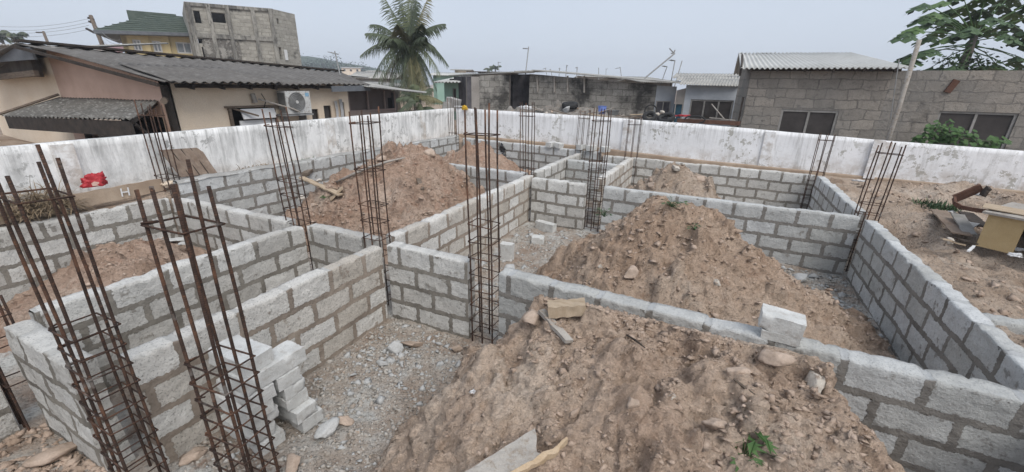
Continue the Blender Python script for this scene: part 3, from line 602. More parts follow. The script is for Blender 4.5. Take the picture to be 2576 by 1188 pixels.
def on_mound(px, py, zf, d, mat, label, seed, zguess=1.0):
    p = zf.hit(px, py); z = p[2]
    d = tuple(x*.68 for x in d); return rock('rock', (p[0], p[1], z+d[2]*.05), d, mat, label, 'rock', seed=seed), p, z
for r_ in [(1445, 1040, z1, (.13, .07, .06), M_rock2, 'oval brown stone in the dark hollow of the largest mound', 21), (1590, 1015, z1, (.10, .07, .10), M_rock2, 'upright brown stone in the middle of the largest mound', 22),
           (1690, 1000, z1, (.09, .07, .06), M_rock, 'small whitish stone in the upper middle of the largest mound', 23), (1800, 1070, z1, (.20, .12, .13), M_rock2, 'long brown boulder sunk in the right flank of the largest mound', 24),
           (2050, 960, z1, (.26, .16, .22), M_rock, 'pale boulder on the right shoulder of the largest mound', 25), (1960, 905, z1, (.26, .2, .16), M_rock2, 'broad brown boulder near the top right edge of the largest mound', 26),
           (1340, 800, z1, (.28, .2, .2), M_rock2, 'brown clod on the left crest of the largest mound', 27), (1850, 940, z1, (.22, .12, .12), M_rock2, 'brown boulder under the broken twig on the largest mound', 28),
           (1415, 700, z2, (.16, .1, .1), M_rock2, 'brown stone at the left foot of the tall brown mound', 31), (1590, 690, z2, (.34, .24, .2), M_rock2, 'broad clod above the dark hole in the tall brown mound', 32),
           (1800, 710, z2, (.18, .05, .14), M_rock, 'pointed pale shard on the front of the tall brown mound', 33), (1510, 670, z2, (.12, .08, .08), M_rock, 'whitish stone on the left flank of the tall brown mound', 34),
           (800, 455, z3, (.16, .12, .1), M_rock, 'small pale stone near the top of the big reddish mound', 41), (790, 517, z3, (.22, .2, .16), M_rock2, 'largest brown rock on the lower left of the big reddish mound', 42),
           (760, 500, z3, (.18, .1, .14), M_rock, 'whitish stone beside the cage on the big reddish mound', 43), (1080, 390, z3, (.5, .34, .3), M_rock2, 'big dark clod on the top of the big reddish mound', 44), (960, 400, z3, (.26, .2, .16), M_rock2, 'brown stone on the left of the crest of the big reddish mound', 45),
           (1640, 470, z5, (.4, .3, .26), M_rock2, 'pale brown clod on the left of the pale clumpy mound', 51), (1760, 455, z5, (.5, .3, .3), M_rock2, 'large clod on the right of the pale clumpy mound', 52), (1700, 425, z5, (.34, .26, .24), M_rock, 'clod on top of the pale clumpy mound', 53)]:
    on_mound(*r_)

rs = np.random.RandomState(77); n = 420; x = np.r_[rs.normal(-2.9, .35, n//2), rs.uniform(-3.4, -1.6, n//2)]; y = np.r_[rs.normal(3.0, .3, n//2), rs.uniform(.9, 3.5, n//2)]; ok = (x > -3.42) & (y < 3.58); x, y = x[ok], y[ok]
tag(scatter('broken_stone', np.stack([x, y, ground_z(x, y)+.004], 1), .012+.045*rs.rand(len(x))**3, M_greyrock, seed=9), 'angular broken stones spread towards the corner of the gravel floor', 'broken stones', kind='stuff')
rs = np.random.RandomState(78); n = 260; x = rs.uniform(-3.4, -1.9, n); y = rs.uniform(4.2, 8.1, n)
tag(scatter('broken_stone', np.stack([x, y, ground_z(x, y)+.004], 1), .015+.06*rs.rand(n)**3, M_greyrock, seed=10), 'angular broken stones along the passage floor', 'broken stones', kind='stuff')
rs = np.random.RandomState(79); n = 200; x = rs.uniform(1.2, 2.25, n); y = rs.uniform(5.2, 8.1, n)
tag(scatter('broken_stone', np.stack([x, y, ground_z(x, y)+.006], 1), .02+.07*rs.rand(n)**3, M_greyrock, seed=11), 'grey broken stones in the corner before the split right cage', 'broken stones', kind='stuff')
# ------------------------------------------------------------------ loose blocks
def blk(c, d, rz, label, seed, tilt=0, rx=0, group='loose concrete blocks', mat=None): return rough_block('concrete_block', c, d, rz, mat or M_block, label, 'concrete block', group, seed, tilt, rx)
names = ['bottom', 'second from bottom', 'middle', 'second from top', 'top']
lx, ly = -3.12, 1.52
for k in range(5):
    blk((lx+.018*math.sin(k*5), ly+.02*math.cos(k*3), .03+.062+k*.121), (.44, .21, .118), .03*math.sin(k*4)-.04, 'loose white block, %s in the near pile' % names[k], 10+k, group='piled white blocks')
for k in range(5):
    off = .07 if k < 2 else 0
    blk((lx+.03+off, ly+.33-.02*k+.015*math.cos(k*2), .03+.062+k*.122), (.42, .2, .118), .02*math.sin(k*7)-.05, 'loose white block, %s in the rear pile' % names[k], 30+k, group='piled white blocks')
blk((lx+.12, ly+.17, .03+.615+.07), (.21, .52, .135), .0, 'long white block bridging the near and the rear block pile', 41, group='piled white blocks')
blk((lx-.02, ly+.05, .03+.75+.075), (.42, .25, .13), .06, 'rough white block on the very top of the near pile', 42, tilt=.03, group='piled white blocks')
p = PZ(1975, 862, 1.05); blk((.71, 3.56, 1.078), (.26, .17, .07), -.08, 'broken half block lying on the front wall under another block', 50)
blk((.70, 3.58, 1.18), (.30, .2, .135), -.1, 'loose white block standing on top of the half buried front wall', 51, tilt=.05)
for k, (px, py, L_, lab) in enumerate([(1385, 378, .30, 'leftmost loose block on top of the far wall'), (1405, 376, .26, 'second loose block on the far wall, touching the leftmost one'), (1460, 386, .26, 'third loose block from the left on the far wall'), (1487, 383, .34, 'rounded broken block between two others on the far wall'), (1520, 389, .30, 'rightmost loose block at the step of the far wall')]):
    q = PY(px, py, 12.45); blk((q[0], 12.46, 1.12+.085), (L_, .2, .15), 1.3+.2*math.sin(k*3), lab, 60+k, rx=.08*math.sin(k*2))
q = PZ(1372, 583, .0); blk((q[0], q[1], .11), (.46, .15, .2), -.25, 'whole white block lying in the passage at the foot of the closing wall', 70)
q = PZ(1365, 615, .0); blk((q[0]-.1, q[1], .08), (.24, .2, .14), .3, 'broken half block in front of the whole one in the passage', 71)
q = PZ(1275, 655, .0); blk((q[0], q[1], .17), (.22, .15, .30), .1, 'white block standing upright on the passage floor near the buried front wall', 72)
q = PZ(1280, 680, .0); rock('rock', (q[0], q[1], .05), (.24, .18, .14), M_greyrock, 'grey stone lying just in front of the upright block', 'rock', seed=73)

# ------------------------------------------------------------------ reinforcement columns
def cage(x, y, rz, ztop, tdx, tdy, stir, label, seed, w_=.27, d_=.17, r=.0088, jit=.05, nb=6, zb=-.05, skip=()):
    rs = random.Random(seed); o = empty('rebar_column', (x, y, 0), label, 'rebar column', 'steel rebar cages standing in the walls')
    ca, sa = math.cos(rz), math.sin(rz)
    cs = [(-.5, -.5), (0, -.5), (.5, -.5), (-.5, .5), (0, .5), (.5, .5)] if nb == 6 else [(-.5, -.5), (.5, -.5), (-.5, .5), (.5, .5)]
    def off(z): t_ = max(0, z)/ztop; return tdx*t_**1.3, tdy*t_**1.3
    for k, (a, b) in enumerate(cs):
        zt = ztop-rs.uniform(0, jit)*2; n = 10; ph = rs.random()*6; am = .003+rs.random()*.006; pts = []
        sx, sy = rs.uniform(-.005, .005), rs.uniform(-.005, .005)
        for i in range(n+1):
            z = zb+(zt-zb)*i/n; ox, oy = off(z); t_ = max(0, z)/ztop
            lx_ = a*w_+am*math.sin(ph+z*3)*t_+sx*t_; ly_ = b*d_+am*math.cos(ph+z*2.3)*t_+sy*t_
            pts.append((x+ca*lx_-sa*ly_+ox, y+sa*lx_+ca*ly_+oy, z))
        MB().tube(pts, r, 7).build('bar', M_rust, o, smooth=True)
    for j, z in enumerate(stir):
        ox, oy = off(z); tl = rs.uniform(-.05, .05); tl2 = rs.uniform(-.06, .06); e = r*1.4; sc = 1+rs.uniform(-.02, .03); pts = []
        for a, b in ((-.5, -.5), (.5, -.5), (.5, .5), (-.5, .5), (-.5, -.5)):
            lx_ = (a*w_+(e if a > 0 else -e))*sc; ly_ = (b*d_+(e if b > 0 else -e))*sc
            pts.append(Vector((x+ca*lx_-sa*ly_+ox, y+sa*lx_+ca*ly_+oy, z+lx_*tl+ly_*tl2)))
        mb = MB(); mb.tube(pts, r*.62, 6); hk = Vector((rs.uniform(-.02, .06), rs.uniform(.02, .07), .02)); mb.tube([pts[0]+Vector((0, 0, r)), pts[0]+hk], r*.6, 5)
        mb.build('stirrup', M_rust, o, smooth=True)
    return o
def seq(a, b, n): return [a+(b-a)*k/(n-1) for k in range(n)]
cage(-3.42, .87, 0, 2.56, -.02, 0, [2.28]+seq(.12, 1.42, 10), 'rebar cage rising at the left between the short pale wall and the beige-mortar wall', 1, .29, .2, .0098, .08)
cage(-2.64, 1.2, .1, 2.50, -.02, 0, [2.14]+seq(.1, 1.22, 9), 'nearest rebar cage with thick ribbed bars in front of the block pile', 2, .30, .2, .0108, .08)
cage(-5.02, .78, 0, 1.28, .0, 0, [1.1, .85, .5], 'low rebar cage cut by the left edge of the photo beside the short pale wall', 3, .2, .16, .0095)
cage(-5.2, 3.78, 0, 2.62, -.09, -.05, [2.35]+seq(.2, 1.62, 8), 'rebar cage leaning left behind the parallel block wall, near the air conditioner', 4, .27, .17, .0088, .1)
cage(-3.72, 3.74, 0, 2.68, -.02, 0, [2.48, 1.93]+seq(.2, 1.5, 7), 'rebar cage in the gap of the walls in front of the big reddish mound', 5, .27, .18, .009, .06)
cage(-2.12, 3.74, 0, 2.80, -.05, 0, [2.45]+seq(.12, 1.5, 8), 'tallest rebar cage in the middle of the photo beside the gravel floor', 6, .27, .18, .0095, .07)
cage(-3.8, 8.68, 0, 2.60, -.08, .0, [2.3, 1.15, 1.0], 'slim rebar cage at the junction of the walls under the white plastic sheet', 7, .28, .14, .0095, .03)
cage(-2.14, 8.45, 0, 2.56, 0, .0, [2.3]+seq(.1, 1.5, 9), 'rebar cage with many ties at the end of the passage', 8, .3, .2, .0095, .04)
cage(-3.72, 12.42, 0, 2.3, .05, 0, [2.05], 'thin far rebar cage standing on the far wall left of the step', 9, .32, .14, .0085, .03)
cage(-2.2, 12.44, 0, 2.22, .0, 0, [1.95], 'thin far rebar cage at the far right corner of the passage', 10, .34, .14, .0085, .03)
cage(-8.22, 12.3, 0, 2.55, -.03, 0, [1.35, 1.15, .95], 'far corner rebar cage below the yellow cloth', 11, .30, .14, .0085, .05)
cage(2.36, 8.36, 0, 2.27, .05, 0, [2.05]+seq(.1, 1.25, 8), 'rebar cage splitting the right edge wall in two', 12, .28, .15, .0092, .06)
cage(2.3, 12.3, 0, 2.05, .0, 0, [1.85]+seq(.2, 1.1, 5), 'rebar cage in the far right corner below the small brown window', 13, .28, .12, .0088, .05)
cage(-8.36, 3.72, 0, 2.62, .0, 0, [2.35, 1.35, 1.12], 'leftmost rebar cage in front of the corrugated awning', 14, .34, .18, .0095, .15)

# ------------------------------------------------------------------ corrugated sheets and house builders
def corr(name, a, b, c, d, n, amp, mat, parent=None, th=.012, rows=6, sag=.0, seed=0, label=None, cat=None):
    """sheet: a->b along the eave, d->c along the ridge; waves run from eave to ridge"""
    a, b, c, d = [np.array(p, float) for p in (a, b, c, d)]; nr_ = np.cross(b-a, d-a); nr_ /= np.linalg.norm(nr_)
    if nr_[2] < 0: nr_ = -nr_
    nu = n*6; V = []
    for side in (0, 1):
        for i in range(nu+1):
            u = i/nu
            for j in range(rows+1):
                v = j/rows; p = (a+(b-a)*u)*(1-v)+(d+(c-d)*u)*v
                h = amp*math.sin(u*n*2*math.pi)+sag*(float(vn(np.array([[u*4, v*3, seed]]), 1, seed)[0])) - (th if side else 0)
                V.append(p+nr_*h)
    m_ = rows+1; K = (nu+1)*m_; F = []
    for i in range(nu):
        for j in range(rows):
            q = i*m_+j; F.append((q, q+m_, q+m_+1, q+1)); q += K; F.append((q, q+1, q+m_+1, q+m_))
    for i in range(nu):
        q = i*m_; F.append((q, q+K, q+m_+K, q+m_)); q += rows; F.append((q, q+m_, q+m_+K, q+K))
    for j in range(rows):
        F.append((j, j+1, j+1+K, j+K)); q = nu*m_+j; F.append((q, q+K, q+1+K, q+1))
    o = mesh(name, np.array(V), np.array(F), mat, parent)
    if label: tag(o, label, cat)
    return o
def facade(name, A, B, z0, z1l, z1r, th, holes, mat, parent, cell=.0):
    """vertical wall from plan point A to B (thickness goes away from the camera side), holes = (u0,u1,za,zb) in metres"""
    A = np.array(A[:2], float); B = np.array(B[:2], float); L = np.linalg.norm(B-A); d = (B-A)/L; nr_ = np.array([-d[1], d[0]])
    us = sorted({0.0, L, *[h[0] for h in holes], *[h[1] for h in holes]}); zs = sorted({z0, *[h[2] for h in holes], *[h[3] for h in holes]})
    V = []; F = []; uv = []
    def quad(P, Q):
        b = len(V); V.extend(P); uv.extend(Q); F.append((b, b+1, b+2, b+3))
    def pt(u, o_, z): return (A[0]+d[0]*u+nr_[0]*o_, A[1]+d[1]*u+nr_[1]*o_, z)
    def top(u): return z1l+(z1r-z1l)*u/L
    for i in range(len(us)-1):
        u0, u1 = us[i], us[i+1]
        for j in range(len(zs)):
            a0 = zs[j]; last = j == len(zs)-1
            if not last and any(h[0] <= u0+1e-6 and h[1] >= u1-1e-6 and h[2] <= a0+1e-6 and h[3] >= zs[j+1]-1e-6 for h in holes): continue
            if last: ta, tb = top(u0), top(u1)
            else: ta = tb = zs[j+1]
            for o_ in (0, th):
                P = [pt(u0, o_, a0), pt(u1, o_, a0), pt(u1, o_, tb), pt(u0, o_, ta)]; Q = [(u0, a0), (u1, a0), (u1, tb), (u0, ta)]
                if o_: P.reverse(); Q.reverse()
                quad(P, Q)
            if last: quad([pt(u0, 0, ta), pt(u1, 0, tb), pt(u1, th, tb), pt(u0, th, ta)], [(u0, ta)]*4)
    for u in (0, L): quad([pt(u, 0, z0), pt(u, th, z0), pt(u, th, top(u)), pt(u, 0, top(u))], [(0, z0), (th, z0), (th, top(u)), (0, top(u))])
    for (h0, h1, za, zb) in holes:
        quad([pt(h0, 0, za), pt(h0, th, za), pt(h0, th, zb), pt(h0, 0, zb)], [(0, za), (th, za), (th, zb), (0, zb)])
        quad([pt(h1, 0, za), pt(h1, 0, zb), pt(h1, th, zb), pt(h1, th, za)], [(0, za), (0, zb), (th, zb), (th, za)])
        quad([pt(h0, 0, zb), pt(h0, th, zb), pt(h1, th, zb), pt(h1, 0, zb)], [(h0, zb)]*4); quad([pt(h0, 0, za), pt(h1, 0, za), pt(h1, th, za), pt(h0, th, za)], [(h0, za)]*4)
    return mesh(name, np.array(V), np.array(F), mat, parent, uv=np.array(uv))
def window(A, B, hole, parent, pane=M_screen, frame=M_frame, mull=1, fw=.05, dep=.06, name='window', label=None):
    A = np.array(A[:2], float); B = np.array(B[:2], float); L = np.linalg.norm(B-A); d = (B-A)/L; nr_ = np.array([-d[1], d[0]]); u0, u1, z0, z1 = hole; rz = math.atan2(d[1], d[0])
    def c(u, o_, z): return (A[0]+d[0]*u+nr_[0]*o_, A[1]+d[1]*u+nr_[1]*o_, z)
    mb = MB(); um = (u0+u1)/2; zm = (z0+z1)/2; e = .003
    mb.box(c(u0+fw/2+e, dep, zm), (fw, .05, z1-z0-2*e), rz); mb.box(c(u1-fw/2-e, dep, zm), (fw, .05, z1-z0-2*e), rz)
    mb.box(c(um, dep, z1-fw/2-e), (u1-u0-2*fw-3*e, .05, fw), rz); mb.box(c(um, dep, z0+fw/2+e), (u1-u0-2*fw-3*e, .05, fw), rz)
    for k in range(mull): mb.box(c(u0+(u1-u0)*(k+1)/(mull+1), dep, zm), (fw, .05, z1-z0-2*fw-3*e), rz)
    f = mb.build(name, frame, parent)
    MB().box(c(um, dep+.012, zm), (u1-u0-.02, .012, z1-z0-.02), rz).build('pane', pane, f)
    if label: tag(f, label)
    return f
def UVp(A, B, px, py):
    """where the sight line through a picture point meets the vertical plane A-B: (distance from A, height)"""
    A = np.array(A[:2], float); B = np.array(B[:2], float); d = (B-A)/np.linalg.norm(B-A); n = np.array([-d[1], d[0]]); r = ray(px, py)
    k = (A@n)/(r[:2]@n); p = C0+r*k; return float((p[:2]-A)@d), float(p[2])
def H_(A, B, x0, y0, x1, y1):
    a = UVp(A, B, x0, y0); b = UVp(A, B, x1, y1); return (a[0], b[0], b[1], a[1])
def gp(px, dep): p = PD(px, 168+.0211*(px+1007), dep); return p[:2]

# ---- left cream house
HX, HY = -10.3, 4.85
house = empty('cream_house', (HX, HY, 1.0), 'low cream and pink rendered house with dark corrugated roof, air conditioner on its wall', 'house')
ga, gm, gb = (-19.8, HY), (-14.9, HY), (HX, HY)
dh = (.75, 4.44, 1.2, 2.16)
facade('wall', gm, gb, .6, 3.56, 2.86, .2, [dh], M_pink, house)
facade('wall', ga, gm, .6, 3.2, 3.35, .2, [], M_cream, house)
MB().box((-12.5, HY+.9, 1.6), (3.9, .05, 2.0)).build('door_dark_panel', M_black, house)  # black panel set behind the doorway to paint in its darkness
mb = MB(); mb.box((-14.05, HY-.02, 1.7), (.12, .1, .9)); mb.build('door_post', M_dark_timber, house)
fa, fb_ = (HX, HY+.01), (HX, 9.72)
wh = (1.26, 2.36, 1.80, 2.30); sw = [(3.50, 3.72, 1.75, 2.20), (3.92, 4.18, 1.75, 2.28), (4.52, 4.68, 1.6, 2.36)]
facade('wall', fa, fb_, .6, 2.86, 2.86, .2, [wh]+sw, M_cream, house)
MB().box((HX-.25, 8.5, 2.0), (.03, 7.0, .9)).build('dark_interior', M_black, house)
for h in sw: window(fa, fb_, h, house, M_screen, M_dark_timber, 0, .03)
f = MB().box((HX+.03, 6.7, 2.33), (.12, 1.35, .035), 0, .05).box((HX+.02, 6.12, 2.07), (.09, .06, .45)).box((HX+.02, 7.22, 2.07), (.09, .05, .45)).build('window_frame', M_timber, house)
MB().box((HX+.09, 6.78, 2.16), (.03, .86, .24), 0, -.35).build('shutter', M_wframe, f); MB().box((HX+.03, 6.75, 1.93), (.03, .9, .16), 0, -.05).build('shutter', M_wframe, f)
MB().beam((HX+.02, 6.2, 2.3), (HX+.3, 6.62, 2.12), .04, .04).build('prop_stick', M_timber, f)
mb = MB(); mb.beam((HX+.04, HY+.06, 2.8), (HX+.04, HY+.10, .7), .14, .10); mb.build('corner_post', M_dark_timber, house)
MB().tube([(HX+.05, HY+.02, 2.52), (HX+.35, HY-.15, 2.5)], .06, 8).build('beam_end', M_timber, house)
MB().box((HX+.06, 8.62, 2.42), (.12, 1.6, .06)).build('ledge', M_dark_timber, house) if False else None
for k, (px0, px1, py0, py1) in enumerate(((841, 852, 254, 300), (853, 865, 250, 298))):
    a_, b_ = PX(px0, py0, HX+.06), PX(px1, py1, HX+.06); V = []; n = 10
    for i in range(n+1):
        for j in range(5): V.append((HX+.05+.03*math.sin(i*1.5+j*.3), a_[1]+(b_[1]-a_[1])*i/n+.02*math.sin(j), a_[2]+(1.75-a_[2])*j/4))
    cu_ = mesh('curtain', V, [(i*5+j, i*5+j+5, i*5+j+6, i*5+j+1) for i in range(n) for j in range(4)], M_whitec, house)
# roof
ea, eb = (-9.72, 4.68, 2.86), (-9.95, 10.35, 2.86); ra, rb = (-14.5, 4.28, 3.62), (-13.9, 12.9, 3.30)
corr('roof', ea, eb, rb, ra, 30, .019, M_asb, house, .012, 14, .05, 3)
corr('roof_sheet', (-9.60, 4.74, 2.875), (-9.7, 7.2, 2.885), (-11.6, 7.0, 3.20), (-11.5, 4.78, 3.20), 13, .02, M_asb, house, .012, 6, .02, 5)
corr('roof', rb, ra, (-18.5, 4.0, 2.9), (-18.5, 13, 2.9), 20, .026, M_asb, house, .012, 4)
mb = MB(); mb.beam((-14.52, 4.3, 3.66), (-13.9, 12.9, 3.35), .4, .05); mb.build('ridge_cap', M_dark_timber, house)
mb = MB()
for k in range(9): y_ = 5.3+k*.62; mb.beam((-9.95, y_, 2.76), (-11.2, y_-.05, 2.97), .05, .09)
mb.build('rafters', M_dark_timber, house)
MB().beam((-10.02, 5.0, 2.79), (-10.06, 9.0, 2.79), .05, .08).build('purlin', M_dark_timber, house)
MB().beam((-9.85, 8.75, 2.74), (-9.9, 10.25, 2.77), .04, .15).build('gutter_board', M_fascia, house)
mb = MB(); mb.beam((-9.95, 4.68, 2.80), (-14.5, 4.22, 3.53), .05, .06); mb.build('rake_board', M_dark_timber, house)
# awning
a0, a1 = PY(5, 292, 3.75), PY(328, 301, 3.75)
aw = empty('awning', (-12.3, HY, 2.0), 'rusty dark corrugated awning over the doorway of the pink wall', 'awning')
aL, aR = PY(150, 246, HY-.02), PY(398, 254, HY-.02)
corr('sheet', a0, a1, aR, aL, 30, .022, M_asb2, aw, .01, 8, .03, 2)
mb = MB(); mb.beam(a0+np.array([.10, .03, -.14]), a1+np.array([-.08, .03, -.17]), .04, .27); mb.build('fascia_board', M_dark_timber, aw)
mb = MB(); mb.beam(a1+np.array([-.08, .04, -.05]), aR+np.array([-.1, 0, -.05]), .04, .07); mb.beam(a0+np.array([.1, .04, -.05]), aL+np.array([.1, 0, -.05]), .04, .07); mb.beam(a1+np.array([-.12, .1, -.1]), (-10.6, HY-.03, 1.55), .04, .05); mb.build('bracket', M_dark_timber, aw)
# air conditioner
ac = empty('air_conditioner', (HX+.2, 7.68, 2.13), 'weathered white air conditioner outdoor unit hanging on the cream wall', 'air conditioner')
MB().box((HX+.26, 7.68, 2.41), (.30, .72, .55)).build('casing', M_acw, ac)
MB().box((HX+.2, 7.68, 2.10), (.42, .8, .04)).box((HX+.13, 7.4, 2.0), (.26, .04, .2)).box((HX+.13, 7.95, 2.0), (.26, .04, .2)).build('bracket', M_metal, ac)
g_ = MB(); V = []
for q in range(6):
    rr = .045+.038*q; pts = [(HX+.425, 7.62+rr*math.cos(t*math.pi/12), 2.42+rr*math.sin(t*math.pi/12)) for t in range(25)]; g_.tube(pts, .008, 5)
for t in range(8): g_.tube([(HX+.422, 7.62, 2.42), (HX+.422, 7.62+.24*math.cos(t*math.pi/4), 2.42+.24*math.sin(t*math.pi/4))], .004, 4)
gr = g_.build('fan_grille', M_metal, ac)
mb = MB(); mb.tube([(HX+.411, 7.62, 2.42), (HX+.416, 7.62, 2.42)], .238, 28); mb.build('fan_opening', M_grill, gr)
mb = MB(); mb.tube([(HX+.42, 7.62, 2.42), (HX+.44, 7.62, 2.42)], .04, 16); mb.build('fan_hub', M_acw, gr)
MB().box((HX+.412, 7.95, 2.60), (.004, .11, .09)).build('sticker', M_sticker, ac)
MB().box((HX+.26, 7.315, 2.4), (.26, .012, .48)).build('coil', M_grill, ac)
tag(MB().tube([(HX+.12, 6.9, 2.62), (HX+.1, 7.0, 2.45), (HX+.11, 6.92, 2.3)], .012, 5).build('wire', M_black), 'loose dark cable on the cream wall above the shuttered window', 'cable')
mb = MB(); mb.tube([(HX+.05, 6.75, 2.42), (HX+.06, 6.72, 2.62)], [.06, .05], 7); mb.tube([(HX+.12, 6.8, 2.5), (HX+.45, 7.45, 2.26), (HX+.5, 7.6, 2.18)], .022, 6); tag(mb.build('bent_pole', M_greyplank), 'bent grey pole leaning from the wall bracket beside the air conditioner', 'pole')
# porch at the right end
pa, pb = (HX-.05, 9.74), (HX-.15, 12.0)
po = empty('porch', (HX, 10.8, .9), 'brown screened porch with pale sheet roof at the far end of the cream house', 'porch')
facade('wall', pa, pb, .6, 2.10, 2.04, .12, [], gmat('porch_render', (.24, .185, .165), (.31, .25, .22), 2), po)
f = MB(); f.box((HX-.1, 9.80, 2.42), (.06, .07, .75)); f.box((HX-.13, 10.65, 2.4), (.05, .05, .66)); f.box((HX-.15, 11.45, 2.37), (.05, .04, .62)); f.box((HX-.16, 11.96, 2.34), (.06, .06, .62)); f.box((HX-.12, 10.88, 2.075), (.05, 2.1, .05)); f.build('frame', gmat('porch_frame', (.26, .19, .17), (.32, .25, .22), 3), po)
MB().box((HX-.22, 10.87, 2.4), (.02, 2.24, .70), .03).build('screen', gmat('brown_porch_screen', (.12, .095, .085), (.16, .13, .12), 2, .9, .002, 90), po)
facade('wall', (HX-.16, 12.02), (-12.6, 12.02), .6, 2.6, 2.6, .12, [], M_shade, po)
corr('roof', (-9.55, 9.95, 2.80), (-9.75, 12.75, 2.62), (-13.2, 12.9, 3.0), (-13.0, 10.2, 3.12), 16, .018, M_grey_roof, po, .012, 3)
MB().beam((-9.55, 9.9, 2.835), (-9.73, 12.8, 2.645), .07, .05).build('edge_flashing', M_white_roof, po)
# neighbour part at the far left
nb = empty('neighbour_house', (-17, 4.6, 1), 'neighbouring house at the far left edge with pale roof and blue grey fascia', 'house')
q0, q1 = PY(-60, 147, 4.35), PY(84, 134, 4.35)
MB().beam(q0, q1, .05, .26).build('fascia', M_fascia, nb)
corr('roof', q0+np.array([0, 0, .12]), q1+np.array([0, 0, .1]), q1+np.array([-1.5, 3.5, .55]), q0+np.array([-1.5, 3.5, .6]), 26, .02, M_grey_roof, nb, .01, 3)
facade('wall', (-19.8, 4.6), (-15.15, 4.6), 2.9, 3.28, 3.35, .15, [], M_soot, nb)
q0, q1 = PY(-40, 198, 4.5), PY(92, 184, 4.5); tag(MB().beam(q0, q1, .09, .13).build('timber_beam', M_timber), 'thick weathered timber beam fixed across the cream wall at the far left', 'beam')
tag(MB().tube([PY(0, 292, 3.72)+np.array([0, 0, .04]), PY(150, 244, 4.8)+np.array([0, 0, .06])], .03, 6).build('pipe', M_timber), 'rusty pipe along the left edge of the awning', 'pipe')

# ---- far left upper houses
A, B = gp(331, 30), gp(492, 32)
yh = empty('yellow_house', (A[0], A[1], 1), 'yellow two storey house with green tiled roof in the background', 'house')
zt0, zt1 = ZA(A[0], A[1], 78), ZA(B[0], B[1], 84)
hs = [H_(A, B, *q) for q in ((331, 99, 360, 129), (381, 102, 410, 132), (440, 105, 486, 136))]
facade('wall', A, B, .5, zt0, zt1, .3, hs, M_yellow, yh)
for k, h in enumerate(hs): window(A, B, h, yh, M_glass, M_wframe, 1, .09, .1)
d = (B-A)/np.linalg.norm(B-A); nrm = np.array([-d[1], d[0]])
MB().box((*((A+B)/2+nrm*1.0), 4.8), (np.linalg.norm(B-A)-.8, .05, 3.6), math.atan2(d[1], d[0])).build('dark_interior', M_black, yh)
facade('wall', A+nrm*8+d*.001, A+d*.001, .5, zt0, zt0, .3, [], M_yellow, yh)
for pxx in (367, 417): u, z_ = UVp(A, B, pxx, 100); c_ = A+d*u-nrm*.08; MB().box((c_[0], c_[1], (zt0+.5)/2), (.35, .16, zt0-.55), math.atan2(d[1], d[0])).build('pilaster', M_yellow, yh)
e0, e1 = A-d*1.2-nrm*.9, B+d*.6-nrm*.9; e2, e3 = e1+nrm*9.5, e0+nrm*9.5; r0_, r1_ = e0+d*3.2+nrm*4.7, e1-d*.3+nrm*4.7
ze0, ze1 = ZA(*e0, 75), ZA(*e1, 83); zr = ze0+1.75
V = [(*e0, ze0), (*e1, ze1), (*e2, ze1), (*e3, ze0), (*r0_, zr), (*r1_, zr), (*e0, ze0-.22), (*e1, ze1-.22), (*e2, ze1-.22), (*e3, ze0-.22)]
rf = mesh('roof', V, [(0, 1, 5, 4), (1, 2, 5), (2, 3, 4, 5), (3, 0, 4)], M_green_tile, yh)
mesh('fascia', V, [(6, 7, 1, 0), (7, 8, 2, 1), (8, 9, 3, 2), (9, 6, 0, 3), (6, 9, 8, 7)], M_fascia, yh)
mb = MB()
for k in range(9): t_ = (k+.5)/9; a_ = np.array(V[0])*(1-t_)+np.array(V[4])*t_+[0, 0, .04]; b_ = np.array(V[1])*(1-t_)+np.array(V[5])*t_+[0, 0, .04]; mb.beam(a_, b_, .06, .05)
mb.build('tile_courses', M_green_tile, rf)
c_ = e0+d*3.0+nrm*6.5; MB().box((*c_, zr-.4), (3, 3, 1.1), math.atan2(d[1], d[0])).build('rear_gable', M_green_tile, yh)

A, B, Cc = gp(505, 29), gp(714, 32), gp(765, 34)
cb = empty('unfinished_building', (A[0], A[1], 1), 'unfinished grey concrete block building with arched openings and dark stains', 'building')
zt0, zt1, zt2 = ZA(A[0], A[1], 4), ZA(B[0], B[1], 22), ZA(Cc[0], Cc[1], 36)
hs = [H_(A, B, *q) for q in ((485, 26, 508, 59), (526, 30, 570, 59), (493, 97, 534, 111), (507, 118, 527, 152))]
facade('wall', A, B, .5, zt0, zt1, .35, hs, M_ruin, cb)
hs2 = [H_(B, Cc, *q) for q in ((695, 46, 703, 62), (697, 118, 712, 150))]
facade('wall', B+(Cc-B)*.002, Cc, .5, zt1-.02, zt2, .35, hs2, M_ruin, cb)
d = (B-A)/np.linalg.norm(B-A); nrm = np.array([-d[1], d[0]]); rz = math.atan2(d[1], d[0]); LL = np.linalg.norm(B-A)
MB().box((*((A+B)/2+nrm*1.3), 4.6), (LL-.8, .1, 6.4), rz).build('black_backing', M_black, cb)  # black sheet behind the openings, stands in for the unlit interior
facade('wall', A+nrm*7+d*.003, A+d*.003, .5, zt0, zt0, .3, [], M_ruin, cb)
mb = MB()
for py in ((88, 100),): 
    za, zb_ = ZA(*A, py[0]), ZA(*B, py[1]); a_ = A-nrm*.04; b_ = B-nrm*.04; mb.beam((*a_, za), (*b_, zb_), .14, .28)
mb.build('ring_beam', M_stained, cb); MB().beam((*(A-nrm*.04+d*.02), zt0-.12), (*(B-nrm*.04), zt1-.12), .12, .2).build('ring_beam', M_stained, cb)
mb = MB()
for k, pxx in enumerate((474, 531, 577, 640, 700)):
    u, z_ = UVp(A, B, pxx, 60); c_ = A+d*min(max(u, .2), LL-.2)-nrm*.05; zt_ = zt0+(zt1-zt0)*u/LL; MB().box((c_[0], c_[1], (zt_+.5)/2), (.24, .14, zt_-.55), rz).build('column', M_stained, cb)
